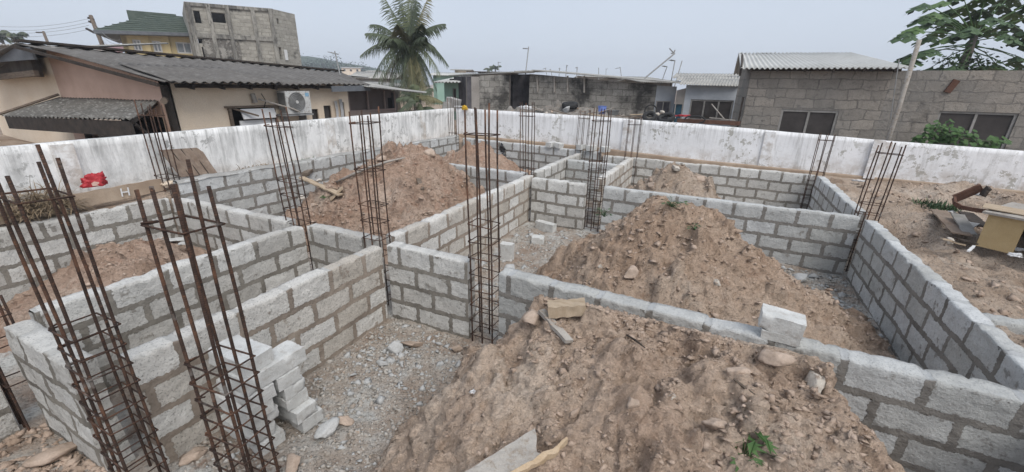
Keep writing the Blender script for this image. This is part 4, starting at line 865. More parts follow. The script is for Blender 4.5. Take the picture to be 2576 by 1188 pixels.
mb = MB()
for pxx, w_, y0, y1 in ((556, 2.2, 98, 150),):
    u, z_ = UVp(A, B, pxx, y0+10); _, zb2 = UVp(A, B, pxx, y1); c_ = A+d*u-nrm*.03; n = 12; P = [(-w_/2, zb2)]+[(-w_/2*math.cos(t*math.pi/n), z_+.45*math.sin(t*math.pi/n)) for t in range(n+1)]+[(w_/2, zb2)]
    V = [(c_[0]+d[0]*a, c_[1]+d[1]*a, b_) for a, b_ in P]+[(c_[0]+d[0]*a+nrm[0]*.06, c_[1]+d[1]*a+nrm[1]*.06, b_) for a, b_ in P]; k = len(P); mb.add(V, [tuple(range(k))[::-1]]+[(i, (i+1) % k, (i+1) % k+k, i+k) for i in range(k)])
mb.build('bricked_arch', M_old2, cb)
hw = H_(B, Cc, 713, 125, 724, 152)
window(B-nrm*.0, Cc, (hw[0], hw[1], hw[2], hw[3]), cb, M_glass, M_wframe, 1, .1, -.05)
# mauve roof far left
q = gp(215, 48); q2 = gp(310, 48); zt = ZA(*q, 106); mr = empty('mauve_roofed_house', (q[0], q[1], 1), 'house with a mauve roof peeping over the corrugated ridge beside the utility pole', 'house')
facade('wall', q, q2, .5, zt-1.0, zt-1.0, .3, [], M_grender, mr); dd = (q2-q)/np.linalg.norm(q2-q); nn_ = np.array([-dd[1], dd[0]])
corr('roof', (*(q-nn_*.4), zt-1.15), (*(q2+dd*.6-nn_*.4), zt-1.15), (*(q2+dd*.1+nn_*3), zt+.05), (*(q+nn_*3), zt), 30, .03, M_pinkroof, mr, .03, 2)

# ---- block shed across the back
def shed():
    o = empty('block_shed', (-9, 18, 1), 'long low block shed with thin sloping roof and soot stained wall behind the rubbish heap', 'shed')
    a, b, c_, d_, e_ = PD(1175, 230, 18.6)[:2], PD(1206, 230, 18.8)[:2], PD(1281, 230, 18.8)[:2], PD(1331, 230, 19.4)[:2], PD(1648, 250, 17.6)[:2]
    zt = lambda p, py: ZA(p[0], p[1], py)
    l_ = PD(1142, 215, 21)[:2]
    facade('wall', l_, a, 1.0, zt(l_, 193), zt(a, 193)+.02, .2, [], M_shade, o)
    facade('wall', a, b, 1.0, zt(a, 193), zt(b, 193), .2, [], M_grender, o)
    facade('wall', b+(b-a)*.002, c_, 1.0, zt(b, 191), zt(c_, 187), .2, [], M_old2, o)
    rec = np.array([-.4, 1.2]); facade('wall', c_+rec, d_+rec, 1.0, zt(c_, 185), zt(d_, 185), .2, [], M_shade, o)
    facade('wall', d_, e_, 1.0, zt(d_, 186), zt(e_, 214), .2, [], M_old2, o)
    # end return
    f_ = PD(1700, 240, 17.4)[:2]
    facade('wall', e_+(f_-e_)*.01, f_, 1.0, zt(e_, 216), zt(f_, 218), .2, [], M_bluewall, o)
    wd = UVp(e_, f_, 1668, 240); window(e_, f_, (wd[0]-.25, wd[0]+.35, 1.6, 2.45), o, M_shade, M_frame, 1, .04, -.03)
    # roof slabs
    n1 = np.array([.25, -.35])
    def slab(p, q_, z0, z1, dx=3.2):
        p = np.array(p)+n1; q_ = np.array(q_)+n1; bk = np.array([-.6, 4.0])
        V = [(*p, z0), (*q_, z1), (*(q_+bk), z1+.12), (*(p+bk), z0+.12)]; V += [(x, y, z+.05) for x, y, z in V]
        return MB().hexa(V).build('roof', M_grey_roof, o)
    slab(l_-np.array([.3, 0]), c_, zt(l_, 192), zt(c_, 184)); slab(c_+np.array([.1, .1]), d_+np.array([.2, .2]), zt(c_, 182), zt(d_, 180))
    slab(d_, e_+np.array([.9, -.1]), zt(d_, 179), zt(e_, 211))
    mb = MB()
    dd = (e_-d_)/np.linalg.norm(e_-d_); nn_ = np.array([-dd[1], dd[0]])
    for px_ in (1352, 1395, 1428, 1470): u, z_ = UVp(d_, e_, px_, 200); c2 = d_+dd*u-nn_*.05; MB().beam((*c2, z_+.15), (*(c2+dd*.05), z_-.55), .07, .07).build('timber_prop', M_greyplank, o)
    return d_, e_
sd, se = shed()

# ---- pale blue house with stepped pale roofs
A, B = PD(1722, 250, 16.8)[:2], PD(1858, 255, 16.2)[:2]
bh = empty('pale_blue_house', (A[0], A[1], 1), 'pale blue house with layered pale roofs between the shed and the brown block house', 'house')
hw = H_(A, B, 1738, 250, 1838, 300)
hw = (hw[0], hw[1], 1.75, hw[3])
facade('wall', A, B, 1.0, ZA(*A, 214), ZA(*B, 216), .2, [hw], M_bluewall, bh)
window(A, B, hw, bh, M_screen, M_frame, 2, .06, .06)
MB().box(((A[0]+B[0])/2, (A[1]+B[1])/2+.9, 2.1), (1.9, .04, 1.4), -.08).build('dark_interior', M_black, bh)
s0 = PD(1700, 250, 16.9)[:2]; facade('wall', s0, A-(A-s0)*.01, 1.0, ZA(*A, 228), ZA(*A, 222), .2, [(.05, np.linalg.norm(A-s0)-.05, 1.2, 2.35)], M_grender, bh)
MB().box(((s0[0]+A[0])/2, (s0[1]+A[1])/2+.1, 1.9), (.42, .04, .9), -.05).build('blue_door', gmat('blue_door_paint', (.03, .09, .13), (.05, .12, .17), 4), bh)
def rf_px(pe0, pe1, dep0, dep1, pr0, pr1, depr, n, nm='roof'):
    a, b = PD(*pe0, dep0), PD(*pe1, dep1); d_ = PD(*pr0, depr); c_ = PD(*pr1, depr)
    return corr(nm, a, b, c_, d_, n, .022, M_white_roof if n > 20 else M_grey_roof, bh, .012, 3)
rf_px((1708, 212), (1860, 217), 16.3, 15.9, (1722, 196), (1866, 200), 17.6, 20); rf_px((1700, 202), (1862, 204), 17.5, 17.4, (1708, 190), (1866, 192), 18.8, 20); rf_px((1690, 196), (1864, 192), 18.8, 18.6, (1702, 184), (1866, 186), 20.6, 20)

# ---- brown block house at the right
A, B = (.52, 14.2), (10.5, 14.35)
rh = empty('block_house', (A[0], A[1], 1), 'brown bare block house with white corrugated roof behind the peeling wall at the right', 'house')
hw1 = (.93, 2.26, 1.55, 2.46); hw2 = (4.20, 5.62, 1.5, 2.55)
facade('wall', A, (3.66, 14.247), 1.0, 3.53, 3.54, .2, [hw1], M_old, rh)
A2 = (3.66, 14.25); hw2b = (1.14, 2.56, 1.5, 2.55)
facade('wall', A2, B, 1.0, 3.47, 3.50, .2, [hw2b], M_old, rh)
window(A, (3.66, 14.247), hw1, rh, M_screen, M_frame, 1, .055, .04); window(A2, B, hw2b, rh, M_screen, M_frame, 1, .05, .06)
facade('wall', (.30, 16.9), (.512, 14.25), 1.0, 3.75, 3.53, .2, [], M_old, rh)
MB().box((4.5, 15.2, 2.1), (7.2, .04, 1.4)).build('dark_interior', M_black, rh)
corr('roof', (.22, 13.82, 3.50), (3.95, 13.86, 3.52), (3.1, 16.2, 4.02), (.12, 16.2, 4.05), 30, .024, M_white_roof, rh, .012, 4)
corr('roof', (3.1, 16.2, 4.02), (.12, 16.2, 4.05), (.1, 18.5, 3.5), (3.2, 18.5, 3.5), 26, .024, M_white_roof, rh, .012, 2)
MB().box((2.1, 14.02, 3.475), (3.3, .05, .07), .012).build('eave_shadow_board', M_dark_timber, rh)  # dark board added to stand in for the shade under the eave
mb = MB()
for k in range(6): mb.beam((.5+k*.62, 13.86, 3.45), (.5+k*.62, 14.19, 3.52), .05, .08)
mb.build('rafters', M_dark_timber, rh)
MB().box((.24, 14.95, 3.66), (.05, 2.2, .26), 0, 0, .21).build('gable_board', M_dark_timber, rh)
MB().box((4.85, 14.24, 3.12), (.13, .06, .30), 0, .35).build('rust_stain_recess', M_brownbeam, rh); MB().box((7.0, 14.25, 3.08), (.1, .06, .42), 0, .25).build('rust_stain_recess', M_brownbeam, rh)
MB().box((.44, 14.12, 2.2), (.05, .05, 1.1)).build('downpipe', M_dark_timber, rh)
# ------------------------------------------------------------------ things along the left wall
def plank(name, a, b, w_, t_, mat, label, cat='plank', up=(0, 0, 1), seed=0, group=None):
    """sawn board from a to b with slightly uneven outline"""
    a = np.array(a, float); b = np.array(b, float); d = b-a; L = np.linalg.norm(d); d /= L; up = np.array(up, float); s_ = np.cross(d, up); s_ /= np.linalg.norm(s_); u = np.cross(s_, d)
    n = max(6, int(L/.06)); V = []; F = []
    for i in range(n+1):
        j = (_h(np.array([i]), np.array([seed]), np.array([1]), 3)[0]-.5)*.012; c = a+d*L*i/n+u*.004*math.sin(i*1.1+seed)
        e = .03*(_h(np.array([i]), np.array([seed]), np.array([9]), 3)[0]-.5) if i in (0, n) else 0
        for q, (x, y) in enumerate(((-.5, -.5), (.5, -.5), (.5, .5), (-.5, .5))): V.append(c+s_*(x*w_+j)+u*y*t_+d*e*(1 if x > 0 else -1))
    for i in range(n):
        for k in range(4): F.append((i*4+k, i*4+(k+1) % 4, i*4+4+(k+1) % 4, i*4+4+k))
    F += [(3, 2, 1, 0), (n*4, n*4+1, n*4+2, n*4+3)]
    return tag(mesh(name, V, F, mat), label, cat, group)
bd = plank('formwork_board', (-8.36, 2.42, 1.19), (-8.40, 3.62, 1.22), .03, .21, M_board, 'long brown formwork board with a white letter H painted on it', 'board', seed=1)
mb = MB()
for dy, dz, sy, sz in ((-.045, 0, .018, .13), (.045, 0, .018, .13), (0, 0, .085, .018)): mb.box((-8.339, 3.09+dy, 1.21+dz), (.005, sy, sz), .035, 0, -.06)
mb.build('letter', M_wframe, bd)
plank('plank', (-8.42, 1.3, 1.14), (-8.4, 2.3, 1.16), .03, .2, M_board, 'brown board half hidden behind the leftmost bars, left of the hay', 'board', seed=2)
def strands(name, c, sx, sy, sz, n, L, mat, label, cat, seed, parent=None, up=.3, wd=.006):
    rs = np.random.RandomState(seed); V = []; F = []
    for i in range(n):
        r = rs.rand()**.5; a = rs.rand()*6.28; x = c[0]+sx*r*math.cos(a); y = c[1]+sy*r*math.sin(a); z = c[2]+sz*(1-r*r)*rs.rand()
        d = np.array([rs.normal(), rs.normal(), up*rs.normal()+up*.5]); d /= np.linalg.norm(d); l_ = L*(.5+rs.rand()); s_ = np.cross(d, [0, 0, 1]); s_ = s_/(np.linalg.norm(s_)+1e-6)*wd
        p = np.array([x, y, z]); b = len(V); m_ = p+d*l_*.5+np.array([0, 0, .02]); e = p+d*l_-np.array([0, 0, .03])
        V += [p-s_, p+s_, m_+s_, m_-s_, e]; F += [(b, b+1, b+2, b+3), (b+3, b+2, b+4)]
    o = mesh(name, np.array(V), F, mat, parent)
    if label: tag(o, label, cat, None, 'stuff')
    return o
tag(strands('hay_pile', (-8.46, 2.15, 1.12), .26, .42, .26, 1500, .26, M_hay, None, None, 3, wd=.005), 'heap of dry brown hay on the soil at the foot of the stained white wall', 'hay', kind='stuff')
strands('dry_grass', (-8.5, 5.35, 1.16), .16, .6, .1, 380, .14, M_hay, 'strip of dry grass along the foot of the stained white wall right of the carton', 'dry grass', 4)
strands('dry_grass', (-8.5, 6.5, 1.16), .16, .6, .06, 140, .1, M_leaf, 'few green weeds along the foot of the stained white wall', 'weeds', 5)
def cloth(name, c, d, mat, label, cat, seed, amp=.3, flat=.0, parent=None, sub=4):
    import bmesh
    bm = bmesh.new(); bmesh.ops.create_icosphere(bm, subdivisions=sub, radius=1); V = np.array([v.co[:] for v in bm.verts]); F = [[v.index for v in f.verts] for f in bm.faces]; bm.free()
    r = 1+amp*(np.abs(fbm(V+seed, 1.8, 4, seed, .6))*2-.5); V = V*r[:, None]; V[:, 2] = np.maximum(V[:, 2], -.55)
    return tag(mesh(name, V*np.array(d)/2+np.array(c), np.array(F), mat, parent), label, cat)
rb = cloth('sack', (-8.42, 2.80, 1.43), (.16, .32, .27), M_redbag, 'crumpled red sack with a pale print resting on the formwork board', 'sack', 6, .5)
mesh('print', rb.data and [(-8.335, 2.73, 1.38), (-8.33, 2.80, 1.37), (-8.34, 2.82, 1.42), (-8.345, 2.77, 1.44), (-8.345, 2.73, 1.42)], [(0, 1, 2, 3, 4)], gmat('pale_print', (.6, .35, .3), (.7, .5, .42), 20), rb)
V = []; F = []; n = 24
for i in range(n+1):
    t_ = i/n; fold = .035*abs(((t_*4) % 1)-.5)
    for j in range(7):
        s_ = j/6; y = 3.90+.62*t_+.12*s_*0-.10*s_+.0; z = 1.30+.47*s_-.03*t_; x = -8.36-.20*s_+fold+.01*math.sin(i*.9+j); z -= (.05 if i == n else .02 if i == n-1 else 0)*(s_ > .9); V.append((x, y, z))
for i in range(n):
    for j in range(6): q = i*7+j; F.append((q, q+7, q+8, q+1))
ct = mesh('carton_sheet', V, F, M_mat); sm_ = ct.modifiers.new('thickness', 'SOLIDIFY'); sm_.thickness = .012
for k in (6, 12, 18):
    MB().tube([(-8.352-.2*q/5+.004, 3.90+.62*k/24-.10*q/5, 1.31+.46*q/5-.03*k/24) for q in range(6)], .008, 5).build('crease', M_dark_timber, ct)
tag(ct, 'folded brown carton sheet with vertical creases leaning on the stained white wall', 'carton')
rough_block('stone_slab', (-8.42, 3.72, 1.22), (.2, .26, .04), .2, M_cream, 'small cream slab lying behind the leftmost rebar cage', 'slab', None, 5)
for k, (px, py, s_) in enumerate([(405, 605, .16), (440, 603, .24), (462, 612, .18)]):
    q = PZ(px, py, .5); rough_block('tile_fragment', (q[0], q[1], .50), (s_, s_*.7, .022), k*1.2, M_white_roof, ['leftmost white tile fragment on the low reddish heap', 'largest white tile fragment on the low reddish heap, in the middle', 'rightmost white tile fragment on the low reddish heap'][k], 'tile fragment', 'white tile fragments', 80+k, tilt=.15)

# ------------------------------------------------------------------ things on the mounds
def onm(px, py, zf, zg=1.0, lift=0.0):
    p = zf.hit(px, py); z = p[2]
    return np.array([p[0], p[1], z+lift])
plank('plank', onm(760, 456, z3, 1, .08), onm(858, 497, z3, 1, .05), .12, .03, M_plank, 'long pale raw plank lying on the left flank of the big reddish mound', seed=3)
plank('plank', onm(832, 508, z3, 1, .05), onm(862, 480, z3, 1, .06), .14, .03, M_plank, 'short pale plank crossing the end of the long one', seed=4)
plank('plank', onm(768, 446, z3, 1, .06), onm(806, 424, z3, 1, .14), .13, .07, M_timber, 'dark brown chunk of wood at the upper left of the big reddish mound', 'wood chunk', seed=5)
pts = [onm(847, 465, z3, 1, .05), onm(890, 447, z3, 1, .07), onm(930, 432, z3, 1, .08), onm(975, 420, z3, 1, .1), onm(1020, 412, z3, 1, .12)]
tag(MB().tube(pts, [.022, .03, .026, .024, .014], 7).build('stick', M_greyplank, smooth=True), 'long grey stick lying across the big reddish mound', 'stick')
plank('plank', onm(1053, 455, z3, 1, .04), onm(1062, 482, z3, 1, .04), .09, .03, M_timber, 'weathered short board on the right flank of the big reddish mound', seed=6)
q = onm(1270, 388, z4, 1, .12); bb = cloth('plastic_bag', q+np.array([0, -.1, .06]), (.36, .25, .36), M_blackbag, 'crumpled black plastic bag on the slope of the far reddish mound', 'plastic bag', 9, .7)
cloth('lower_bulge', q+np.array([.03, -.16, -.16]), (.2, .16, .2), M_blackbag, None, None, 12, .5, parent=bb)
yy = 3.3
while yy > 2.2:
    q = PY(1426, 772, yy)
    if q[2] > z1(q[0], q[1])+.045: break
    yy -= .02
q = q+np.array([0, 0, -.01])
rough_block('wood_block', q, (.28, .11, .09), .42, M_plank, 'weathered light brown wooden block on the crest of the largest mound', 'wood block', None, 90, tilt=-.12, amp=.006)
plank('lath', onm(1362, 797, z1, 1, .05), onm(1432, 868, z1, 1, .025), .055, .03, M_greyplank, 'narrow grey brown lath pointing down from the wooden block', 'lath', seed=8)
tag(MB().tube([onm(1576, 849, z1, 1, .02), onm(1600, 866, z1, 1, .025), onm(1622, 882, z1, 1, .02)], [.006, .008, .004], 5).build('twig', M_dark_timber), 'dark twig in the upper middle of the largest mound', 'twig')
tag(MB().tube([onm(1844, 964, z1, 1, .03), onm(1870, 985, z1, 1, .03), onm(1898, 999, z1, 1, .02)], [.008, .009, .003], 5).build('twig', M_timber), 'broken brown twig on the right of the largest mound', 'twig')
tag(rough_block('chip', onm(1190, 992, z1, .5, .02), (.045, .012, .006), .8, M_wframe, None, None, None, 91), 'tiny white plastic strip on the left flank of the largest mound', 'plastic strip')
# split board in the foreground
def fgboard():
    zt = [max(z1(*PZ(*q, 1.0)[:2]), .6)+.06 for q in ((1345, 1100), (1200, 1185))]; zl = max(zt)+.02
    C = [PZ(1150, 1200, zl), PZ(1345, 1077, zl+.02), PZ(1373, 1138, zl), PZ(1215, 1228, zl-.02)]
    n = 14; V = []; F = []
    for i in range(n+1):
        t_ = i/n; a = C[0]*(1-t_)+C[1]*t_; b = C[3]*(1-t_)+C[2]*t_
        for j in range(6):
            s_ = j/5; p = a*(1-s_)+b*s_; p = p-(C[1]-C[0])*((0, .01, .03, .07, .11, .04)[j]*(i >= n-1))*(1 if i == n else .3); p[2] += .003*math.sin(i*1.7+j*2); V.append(p)
    m_ = len(V); V += [p-np.array([0, 0, .035]) for p in V[:m_]]
    for i in range(n):
        for j in range(5): q = i*6+j; F += [(q, q+6, q+7, q+1), (q+m_, q+m_+1, q+m_+7, q+m_+6)]
    for i in range(n):
        for j in (0, 5): q = i*6+j; F.append((q, q+m_, q+m_+6, q+6) if j else (q, q+6, q+m_+6, q+m_))
    for j in range(5): q = n*6+j; F.append((q, q+m_, q+m_+1, q+1)); q = j; F.append((q, q+1, q+m_+1, q+m_))
    o = mesh('split_board', V, F, M_greyplank); tag(o, 'large split grey board with yellow splintered edge at the bottom of the photo', 'board')
    tip = PZ(1425, 1104, zl+.03); e0, e1 = C[3], C[2]; V = []; F = []; n = 16; sd = (C[3]-C[0]); sd /= np.linalg.norm(sd)
    for i in range(n+1):
        t_ = i/n; p = e0*(1-t_/.72)+e1*(t_/.72) if t_ < .72 else e1*(1-(t_-.72)/.28)+tip*((t_-.72)/.28)
        w_ = (.016+.022*t_) if t_ < .72 else .038*(1-(t_-.72)/.28)+.004; w_ += .006*math.sin(i*2.1); up_ = .012*math.sin(i*1.3)*(t_ > .5)
        V += [p+[0, 0, .004+up_], p+sd*w_+[0, 0, -.004+up_], p+sd*w_*.9+[0, 0, -.036], p+[0, 0, -.034]]
    for i in range(n):
        for k in range(4): F.append((i*4+k, i*4+(k+1) % 4, i*4+4+(k+1) % 4, i*4+4+k))
    F += [(3, 2, 1, 0), (n*4, n*4+1, n*4+2, n*4+3)]
    mesh('splintered_edge', V, F, M_splint, o)
fgboard()

# ------------------------------------------------------------------ small plants
def leafpoly(kind='lobed'):
    if kind == 'lobed':
        P = []
        for k in range(7):
            a = math.radians(-120+40*k); P.append((math.cos(a)*.22*(1), math.sin(a)*.22)) if False else None
        pts = []
        for k in range(5):
            a = math.radians(-70+35*k); r = [.75, .95, 1.1, .95, .75][k]; pts.append((r*math.cos(a), r*math.sin(a)))
            if k < 4: a2 = math.radians(-70+35*k+17); pts.append((.5*math.cos(a2), .5*math.sin(a2)))
        return [(-.05, 0)]+pts
    return [(0, 0), (.3, -.28), (.7, -.25), (1, 0), (.7, .25), (.3, .28)]
def add_leaf(mb, base, dirv, size, kind='oval', nrm=None, droop=.15):
    d = Vector(dirv).normalized(); n = Vector(nrm or (random.gauss(0, .4), random.gauss(0, .4), 1)); s_ = d.cross(n).normalized(); n = s_.cross(d).normalized(); b = Vector(base)
    mb.tri([b+d*x*size+s_*y*size-n*droop*size*x*x*.7-n*.25*size*abs(y) for x, y in leafpoly(kind)])
def tuft(c, n, size, spread, h, mat, label, cat, seed, kind='oval', stem=True, name='weed'):
    random.seed(seed); o = empty(name, c, label, cat); mb = MB(); st = MB()
    for k in range(n):
        a = random.random()*6.28; r = spread*random.random()**.6; hh = h*(.3+.7*random.random()); b = Vector(c)+Vector((math.cos(a)*r, math.sin(a)*r, hh))
        st.tube([Vector(c)+Vector((random.gauss(0, .01), random.gauss(0, .01), 0)), (Vector(c)+b)/2+Vector((0, 0, h*.15)), b], [.003, .0025, .0015], 4)
        add_leaf(mb, b, (math.cos(a), math.sin(a), random.uniform(-.3, .3)), size*random.uniform(.6, 1.2), kind)
    mb.build('leaves', mat, o); st.build('stems', mat, o); return o
q = onm(1870, 1150, z1, 1); tuft(q+np.array([0, 0, -.01]), 16, .075, .11, .12, M_leaf, 'small green plant with lobed leaves at the bottom of the largest mound', 'plant', 1, 'lobed', name='plant')
q = onm(822, 500, z3, 1); tuft(q, 22, .05, .1, .08, M_leaf, 'little green weed beside the planks on the big reddish mound', 'weed', 2)
q = onm(1520, 545, z2, 1); tuft(q, 26, .07, .14, .12, M_leafd, 'green weed at the left foot of the tall brown mound beside the tied cage', 'weed', 3)
q = onm(1690, 520, z2, 1.3); tuft(q, 24, .05, .14, .1, M_leafd, 'green weed on the summit of the tall brown mound', 'weed', 4)
q = onm(1745, 578, z2, 1.1); tuft(q, 16, .05, .08, .08, M_leafd, 'tiny green weed on the upper right slope of the tall brown mound', 'weed', 5)
q = PZ(2352, 528, .92); o = empty('weed', q, 'dense dark green grass tuft on the sandy yard near the broken desk', 'weed'); strands('blades', q, .34, .22, .05, 420, .17, M_leafd, None, None, 7, o, up=1.4, wd=.009)
def bush(c_list, n, size, mat, label, cat, seed, name='bush', rad=.3, kind='oval'):
    random.seed(seed); o = empty(name, c_list[0], label, cat); mb = MB(); st = MB()
    for c in c_list:
        st.tube([Vector(c_list[0]), (Vector(c_list[0])+Vector(c))/2+Vector((0, 0, .05)), Vector(c)], .008, 4)
        for k in range(n):
            v = Vector((random.gauss(0, 1), random.gauss(0, 1), random.gauss(0, .8))).normalized()*rad*random.random()**.4
            add_leaf(mb, Vector(c)+v, (v.x+random.gauss(0, .1), v.y-.2, v.z*.4-.15), size*random.uniform(.6, 1.25), kind, (random.gauss(0, .3), -.5+random.gauss(0, .3), 1))
    mb.build('leaves', mat, o); st.build('stems', M_trunk, o); return o
bush([PY(px, py, 13.35) for px, py in ((2330, 345), (2345, 322), (2375, 318), (2400, 330), (2370, 345), (2410, 350), (2440, 345), (2475, 360), (2500, 358), (2320, 360))], 26, .15, M_leaf, 'leafy green bush growing over the top of the peeling wall below the right window', 'bush', 5, rad=.2)
# ------------------------------------------------------------------ papaya tree
def papaya():
    random.seed(3); base = PD(2425, 200, 15.5); hd = PD(2452, 92, 15.5); o = empty('papaya_tree', (base[0], base[1], 1.2), 'papaya tree with large lobed leaves on long stalks behind the right block house', 'tree')
    MB().tube([(base[0], base[1], 1.2), base*.5+hd*.5+np.array([-.1, 0, -.3]), hd], [.20, .16, .10], 10).build('trunk', M_trunk, o, smooth=True)
    mb = MB(); mb2 = MB(); st = MB(); L = [(2305, 66), (2330, 58), (2285, 80), (2368, 72), (2345, 90), (2290, 136), (2318, 130), (2345, 122), (2300, 148), (2350, 30), (2395, 22), (2330, 40), (2430, 12), (2470, 22), (2515, 8), (2550, 28), (2400, 48), (2372, 42), (2450, 48), (2495, 42), (2535, 55), (2570, 78), (2600, 40), (2368, 168), (2342, 170), (2400, 165), (2420, 172), (2505, 160), (2560, 142), (2590, 160), (2385, 92), (2410, 84), (2442, 66), (2480, 66), (2530, 84), (2560, 98), (2372, 2), (2325, 8), (2420, -15), (2480, -12), (2540, -10), (2590, 5), (2470, 165), (2550, 175)]
    for k, (px, py) in enumerate(L):
        t_ = PD(px, py, 15.5+random.uniform(-1.0, 1.0)); h0 = hd+np.array([0, 0, -.02*(k % 9)]); 
        if py > 120: h0 = base*.25+hd*.75+np.array([0, 0, random.uniform(-.15, .15)])
        st.tube([h0, (h0+t_)/2+np.array([0, 0, .08]), t_], [.022, .018, .012], 5)
        out = Vector(t_-h0); out.z = 0; out.normalize()
        for j in range(9):
            a = math.radians(-150+37.5*j); s_ = Vector((-out.y, out.x, 0)); dv = out*math.cos(a)+s_*math.sin(a)+Vector((0, 0, -.35-.25*random.random())); ln = .60*(.65+.35*math.cos(a))+.06*random.random()
            # each finger of the leaf carries side lobes
            d = dv.normalized(); n_ = Vector((0, 0, 1)); ss = d.cross(n_).normalized(); b = Vector(t_)
            P = [(0, -.03), (.35, -.06), (.55, -.20), (.62, -.07), (.8, -.16), (1, 0), (.8, .16), (.62, .07), (.55, .20), (.35, .06), (0, .03)]
            (mb2 if k % 3 == 0 else mb).tri([b+d*x*ln+ss*y*ln*1.9-Vector((0, 0, .22*x*x*ln)) for x, y in P])
    mb.build('leaves', M_leafd, o); mb2.build('leaves', gmat('bright_papaya_leaf', (.06, .12, .035), (.13, .20, .07), 7, .6, 0, spec=.3), o); st.build('stalks', M_leaf, o, smooth=True)
    b = MB()
    for k in range(520):
        v = Vector((random.gauss(0, .55), random.gauss(0, .3), random.gauss(0, .32))); c_ = Vector(base*.55+hd*.45)+Vector((-.05, 0, -.25))+v*.9
        add_leaf(b, c_, (random.gauss(0, 1), -.3, random.gauss(-.3, .5)), random.uniform(.1, .2))
    b.build('low_foliage', M_leafd, o)
    mb = MB()
    for k in range(6): a = k*1.05; c_ = hd+np.array([.13*math.cos(a), .13*math.sin(a), -.22-.05*(k % 2)]); mb.tube([c_+np.array([0, 0, .1]), c_+np.array([0, 0, .04]), c_-np.array([0, 0, .04]), c_-np.array([0, 0, .1])], [.02, .06, .06, .02], 8)
    mb.build('fruit', M_leaf, o, smooth=True)
papaya()
# ------------------------------------------------------------------ coconut palm
def palm(hd, base, tips, label, seed, L_leaf=.55, dry=(), wdt=.02):
    random.seed(seed); o = empty('coconut_palm', (base[0], base[1], base[2]), label, 'palm tree')
    b, h = np.array(base), np.array(hd)
    MB().tube([b, b*.6+h*.4+np.array([.1, 0, 0]), h], [.22, .16, .14], 10).build('trunk', M_trunk, o, smooth=True)
    for k, (tip, lift) in enumerate(tips):
        tip = np.array(tip); ctl = (h+tip)/2+np.array([0, 0, lift]); st = h+np.array([random.gauss(0, .08), random.gauss(0, .08), random.gauss(0, .12)]); n = 26; C_ = []
        for i in range(n+1): t_ = i/n; C_.append(Vector((1-t_)**2*st+2*t_*(1-t_)*ctl+t_*t_*tip))
        mb = MB(); mb.tube(C_[::2], [.028*(1-.85*i/13) for i in range(14)][:len(C_[::2])], 4)
        for i in range(3, n+1):
            for rep in range(2):
                t_ = (i-rep*.5)/n; p = C_[i-1].lerp(C_[i], 1-rep*.5); d = (C_[i]-C_[i-1]).normalized(); s_ = d.cross(Vector((0, 0, 1)))
                if s_.length < .1: s_ = Vector((1, 0, 0))
                s_.normalize(); ln = L_leaf*(math.sin(math.pi*min(1, t_*.85+.12))**.6)*random.uniform(.6, 1.1)
                for sg in (-1, 1):
                    dv = (s_*sg*random.uniform(.5, .9)+d*.55+Vector((0, 0, -.55-.4*random.random()))).normalized(); wv = d*wdt
                    m_ = p+dv*ln*.5; e = p+dv*ln*.95+Vector((0, 0, -.14*ln)); mb.add([p-wv, p+wv, m_+wv*.9, m_-wv*.9, e], [(0, 1, 2, 3), (3, 2, 4)])
        mb.build('frond', M_palmdry if k in dry else (M_palm, M_palm, M_palmb, M_palm, M_palmc)[k % 5], o)
    return o
DP = 19.0
hd = PD(1030, 118, DP); bs = PD(1052, 300, DP); bs[2] = 1.0
T = [((967, -5), .25, 0), ((998, -25), .1, .6), ((1024, -40), 0, .2), ((1050, -30), 0, -.5), ((1078, -8), .1, .3), ((932, 62), .55, .3), ((920, 84), .35, -.7), ((907, 140), .75, .2), ((938, 195), .9, -.6), ((950, 235), .8, .8),
     ((1119, 60), .45, .2), ((1128, 165), .95, .3), ((1108, 190), .95, -.8), ((1098, 225), .8, .7), ((1076, 262), .7, -1.1), ((1048, 268), .5, -1.2), ((1010, 250), .6, -.9), ((985, 225), .7, 1.0), ((1060, 60), .2, -1.0), ((1000, 62), .3, -1.1), ((968, 262), .9, -.4), ((1092, 262), .9, .4), ((1025, 275), .3, -.6), ((1045, 20), 0, .9), ((1066, 240), .5, 1.2),
     ((960, 110), .6, 1.4), ((1095, 120), .5, 1.3), ((1000, 285), .4, .5), ((1060, 290), .3, .3), ((978, 205), .9, .3), ((1072, 205), .9, -.4), ((950, 215), 1.0, -.9), ((1086, 235), .9, 1.4), ((1015, 262), .5, 1.0), ((1040, 240), .4, -1.5), ((990, 100), .3, -1.3), ((1070, 95), .3, -1.3), ((1010, 15), .1, 1.0), ((1038, -20), 0, .3), ((1085, 275), .7, .1), ((1030, 285), .2, .6)]
tp = [(PD(a, b, DP+dz), l_) for (a, b), l_, dz in T]
pm = palm(hd, bs, tp, 'tall coconut palm with drooping fronds rising behind the corner of the white walls', 4, .80, (27,), .021)
mb = MB()
for k in range(9): a = k*.9; c_ = hd+np.array([.17*math.cos(a), .17*math.sin(a)-.05, -.25-.06*(k % 3)]); mb.tube([c_+np.array([0, 0, .09]), c_+np.array([0, 0, .04]), c_-np.array([0, 0, .04]), c_-np.array([0, 0, .09])], [.02, .08, .08, .02], 8)
mb.build('coconuts', gmat('coconut', (.20, .20, .07), (.30, .27, .12), 5, .6), pm, smooth=True)
palm(PD(1052, 262, 17.0), PD(1052, 300, 17.0), [(PD(1052+dx, 262+dy, 17+dz), .35) for dx, dy, dz in ((-60, -10, 0), (-40, -35, .3), (-10, -50, -.2), (35, -40, .2), (62, -5, -.3), (-55, 25, -.6), (60, 30, -.5), (15, 30, -1))], 'young low palm at the foot of the tall coconut palm', 9, .4)
